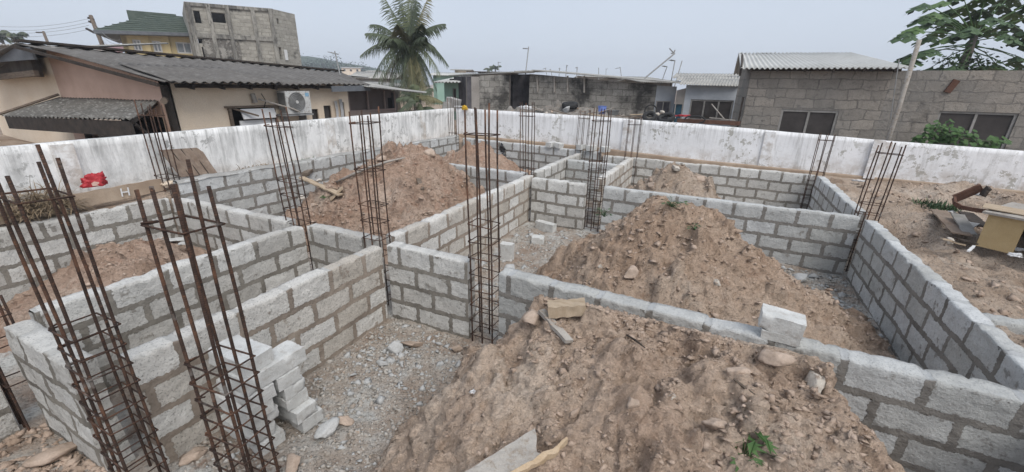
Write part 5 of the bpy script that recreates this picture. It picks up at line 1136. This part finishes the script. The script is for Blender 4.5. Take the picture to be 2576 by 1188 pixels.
# ------------------------------------------------------------------ rubbish heap behind the wall
def heap_extra(X, Y, z): return z
hp, zh = mound('grey sandy rubbish heap behind the peeling wall in front of the block shed', -5.2, 15.0, 3.9, 1.75, .65, M_heap, 707, r0=.15, cell=.06, clip=(-9.5, .2, 13.42, 17), nrub=1500, rs_=(.015, .07))
hp.location.z += 1.56; hp['group'] = ''; del hp['group']
HZ = 1.62
def onh(px, py, y, lift=0): return PY(px, py, y)+np.array([0, 0, lift])
def tyre(c, R, r, rx, ry, label, seed=0):
    V = []; F = []; n = 28; m_ = 10; Rm = np.array(Matrix.Rotation(rx, 3, 'X') @ Matrix.Rotation(ry, 3, 'Y'))
    for i in range(n):
        a = 2*math.pi*i/n
        for j in range(m_):
            b = 2*math.pi*j/m_; rr = R+r*.9*math.cos(b)*(1 if math.cos(b) > 0 else 1.1); z = r*1.15*math.sin(b); V.append(np.array([rr*math.cos(a), rr*math.sin(a), z])@Rm.T+np.array(c))
    for i in range(n):
        for j in range(m_): F.append((i*m_+j, ((i+1) % n)*m_+j, ((i+1) % n)*m_+(j+1) % m_, i*m_+(j+1) % m_))
    return tag(mesh('tyre', V, F, M_tyre, smooth=True), label, 'tyre', 'old tyres behind the wall')
tyre(onh(1434, 265, 14.6), .22, .085, .15, 0, 'black tyre lying on top of the grey rubbish heap')
tyre(onh(1634, 294, 13.5), .155, .065, .75, .1, 'grey tyre leaning on the peeling wall left of another tyre')
tyre(onh(1676, 297, 13.5), .20, .06, .45, -.1, 'wide tyre lying on the peeling wall left of the brown beam')
mb = MB(); c_ = onh(1637, 279, 13.9); mb.tube([c_+np.array([.17*math.cos(t*math.pi/12), .05*math.cos(t*math.pi/12), .17*math.sin(t*math.pi/12)]) for t in range(25)], .02, 6); tag(mb.build('wheel_rim', M_tyre), 'thin bicycle tyre standing among the rubbish above the grey tyre', 'bicycle tyre')
mb = MB(); c_ = onh(1748, 301, 13.35); mb.tube([c_+np.array([.27*math.cos(t*math.pi/12), 0, .10*math.sin(t*math.pi/12)]) for t in range(-4, 14)], .022, 6); tag(mb.build('hose', M_tyre), 'curved black hose hanging over the brown steel beam', 'hose')
def bucket(c, r0_, r1_, h, mat, label, name='bucket', cat='bucket'):
    V = []; F = []; n = 24; prof = [(r0_, 0), (r1_, h), (r1_*1.07, h), (r1_*1.07, h-.03), (r1_*1.0, h-.03)][:3]+[(r1_*.93, h), (r0_*.92, .02)]
    for r_, z in prof:
        for i in range(n): a = 2*math.pi*i/n; V.append((c[0]+r_*math.cos(a), c[1]+r_*math.sin(a), c[2]+z))
    for k in range(len(prof)-1):
        for i in range(n): F.append((k*n+i, k*n+(i+1) % n, (k+1)*n+(i+1) % n, (k+1)*n+i))
    F.append(tuple(range(n))[::-1]); F.append(tuple((len(prof)-1)*n+i for i in range(n)))
    o = mesh(name, V, F, mat, smooth=False); tag(o, label, cat)
    mb = MB(); mb.tube([(c[0]+r1_*1.04*math.cos(math.pi*t/10), c[1]-r1_*.35*math.sin(math.pi*t/10), c[2]+h-.02-.10*math.sin(math.pi*t/10)) for t in range(11)], .006, 4).build('handle', M_metal, o); return o
bucket(onh(1514, 286, 14.1), .11, .145, .24, M_bluep, 'blue plastic bucket on the rubbish heap')
bucket(onh(1541, 290, 13.75), .15, .20, .15, M_greyp, 'grey plastic basin beside the blue bucket', 'basin', 'basin')
plank('steel_beam', onh(1703, 303, 13.5), onh(1862, 311, 13.5), .10, .11, M_brownbeam, 'rust brown steel beam lying along the top of the peeling wall', 'beam', seed=9)
BD = [((1340, 268), (1395, 290), 14.2, .10, M_greyplank, 'long grey board on the left part of the rubbish heap'), ((1380, 275), (1450, 293), 13.9, .06, M_timber, 'dark lath crossing the left part of the rubbish heap'), ((1290, 283), (1345, 277), 13.5, .14, M_greyplank, 'flat grey board under the white plastic sheet'),
      ((1490, 288), (1545, 271), 13.9, .18, M_greyplank, 'slanting grey board behind the grey basin'), ((1480, 286), (1545, 297), 13.45, .09, M_plank, 'pale plank lying below the grey basin'), ((1548, 291), (1615, 296), 13.45, .12, M_timber, 'dark board left of the grey tyre'), ((1585, 289), (1618, 288), 13.6, .14, M_plank, 'short pale board left of the grey tyre'),
      ((1460, 290), (1500, 283), 14.0, .06, M_timber, 'thin dark lath left of the blue bucket'), ((1655, 285), (1690, 289), 13.8, .16, M_mat, 'brown carton piece above the wide tyre'), ((1785, 296), (1850, 303), 13.9, .04, M_greyplank, 'thin grey pole behind the rust brown beam')]
for k, (a, b, y, w_, mt_, lab) in enumerate(BD): plank('board', onh(*a, y), onh(*b, y+.15), w_, .025, mt_, lab, 'board', seed=20+k, group='boards on the rubbish heap')
tag(MB().tube([onh(1790, 262, 14.0), onh(1822, 300, 13.8)], .018, 6).build('stick', M_greyplank), 'grey stick leaning in front of the pale blue house window', 'stick')
cloth('plastic_sheet', onh(1322, 272, 13.25, .0), (.42, .3, .16), M_whitec, 'crumpled white plastic sheet on the top of the wall above a slim cage', 'plastic sheet', 14, .8)
yc = cloth('cloth', onh(1169, 273, 13.12, 0), (.24, .12, .20), M_yellowc, 'yellow cloth hanging over the corner of the white walls', 'cloth', 15, .6)
rough_block('slab', onh(1155, 268, 13.25), (.3, .2, .03), 0, M_whitec, 'thin white slab on the wall top beside the yellow cloth', 'slab', None, 95)
cloth('red_bag', onh(1718, 292, 13.7), (.40, .15, .07), M_redbag, 'small red plastic scrap above the rust brown beam', 'plastic scrap', 16, .8)
for k, (px, py, s_, mt_, lab) in enumerate([(1655, 288, .14, M_rock, 'whitish stone right of the grey tyre'), (1665, 282, .12, M_rock, 'pale stone above the wide tyre'), (1375, 285, .12, M_rock, 'pale stone at the front of the rubbish heap left'), (1388, 281, .1, M_rock2, 'brown stone at the front of the rubbish heap left'), (1425, 275, .22, M_greyrock, 'grey rubble lump left of the black tyre on the heap'), (1695, 296, .12, M_rock, 'pale stone just right of the wide tyre')]):
    rock('rock', onh(px, py, 13.6), (s_, s_, s_*.8), mt_, lab, 'rock', seed=110+k)
# leaning pole
a, b = PY(2232, 352, 13.28), PY(2313, 100, 13.28); a[2] = 1.0
o = MB().tube([a, a*.5+b*.5+np.array([.02, 0, 0]), b], [.055, .05, .045], 9).build('pole', M_greyplank, smooth=True); tag(o, 'tall slender grey wooden pole standing behind the peeling wall at the right', 'pole')
tag(MB().tube([PY(2240, 300, 13.3), PY(2262, 150, 13.32)], .012, 5).build('thin_rod', M_metal), 'thin rod beside the tall slender grey pole', 'rod')
tag(MB().box((3.46, 12.88, 1.42), (.22, .05, .93), -.02).build('concrete_post', M_whiteR), 'whitewashed post standing against the peeling wall beside the split right cage', 'post')

# ------------------------------------------------------------------ broken desk and yard things
P0, P1 = PZ(2454, 618, .84), PZ(2546, 640, .84); ht = ZA(P0[0], P0[1], 537); u = (P1-P0); Wd = np.linalg.norm(u); u /= Wd; v = np.array([-u[1], u[0], 0]); rz = math.atan2(u[1], u[0])
dk = empty('broken_desk', P0, 'broken wooden desk with ochre side panel and peeling grey top in the sandy yard', 'desk')
def dp(a, b, z): return P0+u*a+v*b+np.array([0, 0, z-P0[2]])
MB().box(dp(Wd/2, .012, (ht+.84)/2), (Wd, .024, ht-.84), rz).build('side_panel', M_ply, dk)
MB().box(dp(Wd/2+.25, .50, ht+.018), (Wd+.62, 1.1, .03), rz, 0, .02).build('top', M_greyplank, dk)
MB().box(dp(.1, .30, ht+.045), (.5, .42, .012), rz+.2, .04).build('peeling_veneer', M_plank, dk)
MB().box(dp(Wd+.55, .5, (ht+.84)/2), (.02, 1.0, ht-.84), rz).build('rear_panel', M_timber, dk)
MB().box(dp(-.02, .62, .84+(ht-.84)*.5), (.02, .8, (ht-.84)*.9), rz, .12).build('inner_panel', M_dark_timber, dk)
MB().box(dp(.25, .95, (ht+.84)/2), (.5, .02, ht-.84), rz).build('back_panel', M_dark_timber, dk)
def pk(a, b, w_, t_, mat, label, seed, cat='board', **k): return plank('board', a, b, w_, t_, mat, label, cat, seed=seed, group='broken boards around the desk', **k)
pk(PY(2402, 500, 9.0), PY(2470, 472, 9.0), .14, .03, M_brownbeam, 'rusty angle strip rising over the left end of the desk', 41, 'metal strip', up=(0, 1, .4))
pk(PY(2470, 493, 8.9), PY(2488, 472, 8.9), .12, .04, M_dark_timber, 'short dark board standing behind the desk top', 42)
pts = [PY(2400, 498, 8.8), PY(2402, 512, 8.7), PY(2418, 522, 8.6), PY(2450, 528, 8.5), PY(2485, 533, 8.35)]
mb = MB()
for i in range(4): mb.beam(pts[i], pts[i+1], .03, .06)
tag(mb.build('metal_band', M_brownbeam), 'curved rusty metal band hanging at the open left side of the desk', 'metal band')
for k, (a, b, w_, lab, mt_) in enumerate([((2345, 528), (2368, 552), .10, 'dark board end nearest the grass tuft', M_timber), ((2362, 530), (2420, 590), .22, 'wide brown board sloping down left of the desk', M_mat), ((2410, 540), (2440, 590), .16, 'grey board leaning inside the open side of the desk', M_frame), ((2425, 575), (2452, 560), .14, 'short grey plate among the debris left of the desk', M_metal), ((2395, 530), (2415, 545), .12, 'dark plate under the rusty metal band', M_metal),
     ((2370, 600), (2425, 617), .04, 'pale lath lying in front of the debris left of the desk', M_plank), ((2437, 632), (2450, 620), .03, 'small white stick at the foot of the ochre panel', M_wframe), ((2388, 532), (2404, 541), .05, 'short white tube beside the wide brown board', M_wframe), ((2400, 598), (2450, 612), .1, 'dark flat scrap at the foot of the debris pile', M_dark_timber), ((2430, 535), (2470, 570), .2, 'black board behind the leaning grey board', M_dark_timber)]):
    pk(PZ(*a, .98+.06*(k % 3)), PZ(*b, .95), w_, .02, mt_, lab, 50+k)
for k, (px, py, s_, lab) in enumerate([(2555, 630, .16, 'white scrap of plastic right of the ochre panel'), (2552, 645, .14, 'crumpled white paper at the right foot of the ochre panel'), (2462, 493, .11, 'white paper lying on the desk top')]):
    z = .88 if k < 2 else ht+.06; cloth('litter', PZ(px, py, z)+np.array([0, 0, .02]), (s_, s_*.6, .06), M_whitec, lab, 'litter', 60+k, .7)
q = PZ(2180, 505, .95); cloth('stone_sheet', PZ(2158, 458, .95)+np.array([0, 0, .03]), (.28, .1, .05), M_whitec, 'white scrap on the soil behind the right corner cage', 'litter', 70, .7)

# ------------------------------------------------------------------ poles, wires, aerials
def aerial(top, base, dep, arm, label, r=.02, zb=1.0, extra=()):
    t_, b = PD(*top, dep), PD(*base, dep); dv = (b-t_); k = (zb-t_[2])/dv[2] if zb is not None else 1; e = t_+dv*k
    o = empty('tv_aerial', e, label, 'tv aerial', 'television aerials above the roofs')
    MB().tube([e, t_], r, 6).build('mast', M_metal, o)
    if arm:
        a0_, a1_ = PD(*arm[0], dep), PD(*arm[1], dep); mb = MB(); mb.tube([a0_, a1_], r*.8, 5); d = a1_-a0_; d /= np.linalg.norm(d)
        n = np.array([-d[1], d[0], 0]); 
        for t in (.05, .2, .35, .5, .65): c_ = a0_*(1-t)+a1_*t; mb.tube([c_-n*.25, c_+n*.25], r*.5, 4)
        mb.build('crossbar', M_metal, o)
    for a_, b_ in extra: MB().tube([PD(*a_, dep), PD(*b_, dep)], r*.8, 5).build('element', M_metal, o)
    return o
AE = [((1330, 118), (1323, 178), 20.5, ((1315, 122), (1331, 123)), 'tallest thin aerial above the left half of the block shed roof', .025),
      ((1253, 156), (1255, 178), 45, ((1253, 157), (1260, 158)), 'faint distant aerial left of the tallest thin aerial', .03),
      ((1426, 164), (1424, 184), 40, ((1425, 165), (1429, 166)), 'short distant aerial, tallest of the group above the middle of the shed roof', .04),
      ((1408, 171), (1407, 183), 50, ((1405, 173), (1410, 174)), 'small distant aerial left of the short tall one over the shed', .04),
      ((1372, 171), (1374, 182), 50, ((1366, 174), (1374, 171)), 'distant aerial with slanting arm right of the tallest one', .035),
      ((1385, 174), (1387, 183), 55, ((1382, 176), (1391, 179)), 'distant aerial with drooping arm over the shed roof', .045),
      ((1452, 169), (1451, 189), 40, ((1448, 171), (1453, 170)), 'distant aerial with knobbed head over the shed roof', .045),
      ((1506, 171), (1506, 189), 40, None, 'plain dark rod sticking up behind the shed roof', .035),
      ((1525, 174), (1524, 189), 60, ((1524, 174), (1529, 173)), 'very faint small aerial right of the plain dark rod', .03),
      ((1560, 169), (1563, 191), 34, ((1549, 173), (1561, 170)), 'aerial with arm pointing left above the right half of the shed', .03),
      ((1698, 153), (1687, 212), 19, ((1685, 151), (1699, 154)), 'tall aerial with long left arm between the shed and the pale blue house', .025),
      ((1678, 168), (1663, 210), 19.5, ((1667, 166), (1679, 169)), 'lower aerial with left arm just beside the tall one', .02),
      ((1716, 153), (1708, 180), 24, None, 'bare leaning rod above the ridge of the pale blue house', .03)]
for t_, b_, dpt, arm, lab, r_ in AE: aerial(t_, b_, dpt, arm, lab, r_)
aerial((1697, 135), (1617, 201), 18.5, None, 'long slanting pole aerial leaning up from the shed roof', .035, None, (((1684, 122), (1693, 132)), ((1698, 126), (1694, 136)), ((1688, 135), (1697, 134)), ((1690, 129), (1697, 134))))
aerial((842, 129), (859, 204), 15, ((832, 132), (851, 137)), 'thin crooked mast with crossbar above the porch of the cream house', .022, 2.7)
aerial((1958, 133), (1955, 146), 17, ((1942, 141), (1960, 138)), 'small aerial on the white corrugated roof at the right', .02, 4.0, (((1951, 131), (1954, 139)),))
def upole(top, base, dep, arms, label, r=.12):
    t_, b = PD(*top, dep), PD(*base, dep); e = t_+(b-t_)*(1-t_[2])/(b[2]-t_[2]); o = empty('utility_pole', e, label, 'utility pole'); MB().tube([e, t_], [r*1.3, r], 8).build('pole', M_timber, o)
    for a_, b_ in arms: MB().beam(PD(*a_, dep), PD(*b_, dep), .12, .12).build('crossarm', M_dark_timber, o)
    return o
upole((228, 40), (262, 124), 30, (((222, 45), (236, 50)), ((224, 54), (239, 60)), ((217, 72), (238, 83))), 'leaning utility pole with three crossarms beside the yellow house')
upole((109, 80), (121, 110), 45, (((91, 82), (111, 82)),), 'small distant utility pole with one arm at the upper left')
def wire(a, da, b, db, sag, label, r=.012):
    A_, B_ = PD(*a, da), PD(*b, db); pts = [A_*(1-t)+B_*t-np.array([0, 0, sag*4*t*(1-t)]) for t in [i/12 for i in range(13)]]
    tag(MB().tube(pts, r, 4).build('power_line', M_metal), label, 'power line', 'power lines at the upper left')
for k, (y0, y1, nm_) in enumerate(((47, 64, 'uppermost'), (56, 73, 'second'), (64, 79, 'third'), (74, 88, 'lowest'))): wire((224, y0), 30, (-30, y1), 34, .3, '%s of the power lines running left from the leaning pole' % nm_)
for k, (y0, y1, nm_) in enumerate(((58, 100, 'upper'), (66, 110, 'middle'), (74, 125, 'lower'))): wire((238, y0), 30, (302, y1), 22, .4, '%s service wire falling from the leaning pole to the yellow house' % nm_)

# ------------------------------------------------------------------ distant ground, hill, roofs and trees
def fartree(px, py, dep, w_, h, label, seed, n=420, palmlike=False, mat=None):
    random.seed(seed); c = PD(px, py, dep); o = empty('tree', (c[0], c[1], 1), label, 'tree', 'distant trees'); MB().tube([(c[0], c[1], 1), c], [w_*.06, w_*.04], 6).build('trunk', M_trunk, o)
    mb = MB()
    for k in range(n):
        q = random.randrange(5); cc = Vector((math.sin(q*2.1+seed)*w_*.28, 0, math.cos(q*1.7+seed)*h*.2)); v = cc+Vector((random.gauss(0, .2)*w_, random.gauss(0, .2)*w_, random.gauss(0, .17)*h)); add_leaf(mb, Vector(c)+v, (random.gauss(0, 1), random.gauss(0, 1), random.gauss(0, .7)), w_*random.uniform(.05, .1))
    mb.build('crown', mat or M_hazetree, o)
def farpalm(px, py, dep, R, label, seed):
    random.seed(seed); c = PD(px, py, dep); palm(c, (c[0], c[1], 1.0), [((c[0]+R*math.cos(a), c[1]+R*.4*math.sin(a), c[2]+R*random.uniform(-.35, .5)), R*.35) for a in [k*.7 for k in range(9)]], label, seed, R*.35, (), R*.03)
farpalm(40, 96, 50, 2.2, 'distant palm behind the pale roof at the upper left', 21); farpalm(4, 97, 52, 1.8, 'distant palm cut by the left edge of the photo', 22)
farpalm(1230, 176, 90, 1.4, 'tiny distant palm above the shed roof', 23); farpalm(1246, 172, 95, 1.6, 'second tiny distant palm above the shed roof, slightly taller', 24)
hill = []
hx = np.linspace(-1, 1, 40); hy = np.linspace(-1, 1, 20); HX_, HY_ = np.meshgrid(hx, hy, indexing='ij'); cpt = PD(700, 200, 260); dirn = np.array([cr[0], cr[1]]); dirn /= np.linalg.norm(dirn); fwd = np.array([-dirn[1], dirn[0]])
Xh = cpt[0]+dirn[0]*HX_*95+fwd[0]*HY_*60; Yh = cpt[1]+dirn[1]*HX_*95+fwd[1]*HY_*60; Zh = 1+17*np.clip(np.cos(HX_*math.pi/2), 0, 1)**.8*np.clip(np.cos(HY_*math.pi/2), 0, 1)**.6+fbm(P3(Xh, Yh), .03, 3, 4).reshape(Xh.shape)*4
idx = np.arange(Xh.size).reshape(Xh.shape); F = np.stack([idx[:-1, :-1], idx[1:, :-1], idx[1:, 1:], idx[:-1, 1:]], -1).reshape(-1, 4)
h_ = mesh('hill', np.stack([Xh.ravel(), Yh.ravel(), Zh.ravel()], 1), F, M_hazetree, smooth=True); tag(h_, kind='structure')
for k, (px, py, w_, h) in enumerate([(752, 160, 13, 11), (768, 170, 12, 8), (785, 168, 12, 8), (812, 158, 12, 10), (838, 160, 13, 10), (825, 170, 14, 8), (868, 172, 14, 8), (885, 176, 12, 7), (906, 176, 13, 8), (925, 182, 10, 6), (800, 176, 12, 7)]):
    fartree(px, py, 215-k, w_*.8, h*.8, ['dark tree nearest the unfinished building on the far hill', 'low round tree right of the dark one on the far hill', 'broad far tree on the left of the hill', 'tall far tree in the middle of the hill', 'far tree right of the hill middle', 'far tree in front of the two tall ones', 'far tree beside the long hill building', 'small far tree below the long hill building', 'far tree right of the long building', 'lowest far tree beside the palm', 'far tree low on the left of the hill'][k], 30+k, 260)
def farhouse(px0, px1, ptop, peave, pbot, dep, wallm, roofm, label, seed=0, rise=1.0, back=5.0, ncor=20):
    a, b = gp(px0, dep), gp(px1, dep); o = empty('house', (a[0], a[1], 1), label, 'house', 'distant houses'); ze = ZA(*a, peave); zt = ZA(*a, ptop); zz0 = max(0.8, min(ZA(*a, pbot), ze-1.0)); zz0 = .8
    d = (b-a)/np.linalg.norm(b-a); n = np.array([-d[1], d[0]]); facade('wall', a, b, zz0, ze, ze, .3, [], wallm, o)
    facade('wall', a+n*back+d*.01, a+d*.01, zz0, ze, ze, .3, [], wallm, o)
    corr('roof', (*(a-d*.4-n*.4), ze), (*(b+d*.4-n*.4), ze), (*(b+d*.4+n*back*.6), zt), (*(a-d*.4+n*back*.6), zt), ncor, .03, roofm, o, .03, 2)
    corr('roof', (*(b+d*.4+n*back*.6), zt), (*(a-d*.4+n*back*.6), zt), (*(a-d*.4+n*back*1.3), ze), (*(b+d*.4+n*back*1.3), ze), ncor, .03, roofm, o, .03, 2)
    mb = MB(); L = np.linalg.norm(b-a); k = max(1, int(L/3))
    for j in range(k): c_ = a+d*L*(j+.5)/k-n*.02; mb.box((c_[0], c_[1], ze-1.0), (.9, .05, .9), math.atan2(d[1], d[0]))
    if k > 1:
        for j in range(k): c_ = a+d*L*(j+.5)/k-n*.02; MB().box((c_[0], c_[1], ze-1.0), (.9, .05, .9), math.atan2(d[1], d[0])).build('window', M_black, o)
    else: mb.build('window', M_black, o)
FH = [(862, 910, 168, 171, 180, 200, M_cream, M_grey_roof, 'long pale building on the far hill'), (788, 826, 186, 188, 200, 26, M_soot, M_white_roof, 'long white roofed shed right of the unfinished building'), (826, 858, 200, 201, 210, 30, M_yellow, M_asb, 'small yellow walled house behind the crooked mast'),
      (868, 920, 205, 211, 216, 26, M_timber, M_grey_roof, 'house with patched pinkish roof behind the porch'), (885, 990, 178, 196, 206, 45, M_grender, M_grey_roof, 'wide grey roofed house left of the palm'), (925, 945, 176, 180, 190, 110, M_cream, M_grey_roof, 'tiny cream house far behind, left of the palm'), (900, 1000, 208, 216, 225, 22, M_soot, M_grey_roof, 'low grey roofed shed right behind the porch'),
      (1090, 1178, 180, 189, 200, 36, M_green_wall, M_white_roof, 'pale roofed house right of the palm'), (1145, 1172, 172, 176, 186, 40, M_cream, M_grey_roof, 'small pale upper roof above the left end of the block shed'), (1205, 1290, 177, 181, 190, 30, M_soot, M_asb, 'dark roof just above the plastered end of the block shed'),
      (1560, 1640, 190, 197, 210, 30, M_grender, M_grey_roof, 'grey corrugated roofs behind the right half of the block shed'), (1620, 1690, 196, 206, 215, 23, M_grender, M_grey_roof, 'corrugated roof patch left of the pale blue house'), (1470, 1560, 189, 193, 200, 45, M_grender, M_grey_roof, 'low far roof behind the middle of the block shed'), (-40, 70, 104, 112, 125, 24, M_grender, M_grey_roof, 'light corrugated roofs above the neighbouring house at the far left')]
for f_ in FH: farhouse(*f_)
A, B = PD(1118, 240, 21)[:2], PD(1165, 240, 20)[:2]; mh = empty('mint_house', (A[0], A[1], 1), 'mint green wall with dark window between the palm and the block shed', 'house'); h = H_(A, B, 1138, 222, 1148, 262)
facade('wall', A, B, .8, ZA(*A, 208), ZA(*B, 206), .2, [h], M_green_wall, mh); window(A, B, h, mh, M_screen, M_frame, 0, .04, .05); MB().box(((A[0]+B[0])/2, (A[1]+B[1])/2+.6, 2.2), (1.2, .04, 2), 0).build('dark_interior', M_black, mh)
corr('roof', (*(A+[-.3, -.6]), ZA(*A, 208)-.0), (*(B+[.2, -.6]), ZA(*B, 207)-.0), (*(B+[-.5, 3]), ZA(*B, 207)+.35), (*(A+[-1, 3]), ZA(*A, 208)+.35), 8, .03, M_white_roof, mh)
for k, (px, py, y, s_, lab) in enumerate([(1140, 262, 14.6, .5, 'stack of broken blocks below the mint green wall, larger one'), (1125, 268, 14.4, .35, 'broken block rubble at the foot of the palm')]):
    rough_block('rubble_block', PY(px, py, y), (s_, s_*.7, s_*.9), k*.7, M_concrete, lab, 'rubble', None, 130+k, tilt=.2)
# ------------------------------------------------------------------ hazy air
hz_ = MB().box((-30, 150, 11.5), (640, 420, 27.5)).build('haze', None, loc=(-30, 150, -2.2)); tag(hz_, kind='stuff')
hm = bpy.data.materials.new('hazy_air'); hm.use_nodes = True; ht_ = hm.node_tree; ht_.nodes.clear()
pv = ht_.nodes.new('ShaderNodeVolumePrincipled'); pv.inputs['Color'].default_value = (.86, .91, 1, 1); pv.inputs['Density'].default_value = .0013; pv.inputs['Anisotropy'].default_value = 0
oo = ht_.nodes.new('ShaderNodeOutputMaterial'); ht_.links.new(pv.outputs[0], oo.inputs['Volume']); hz_.data.materials.clear(); hz_.data.materials.append(hm)
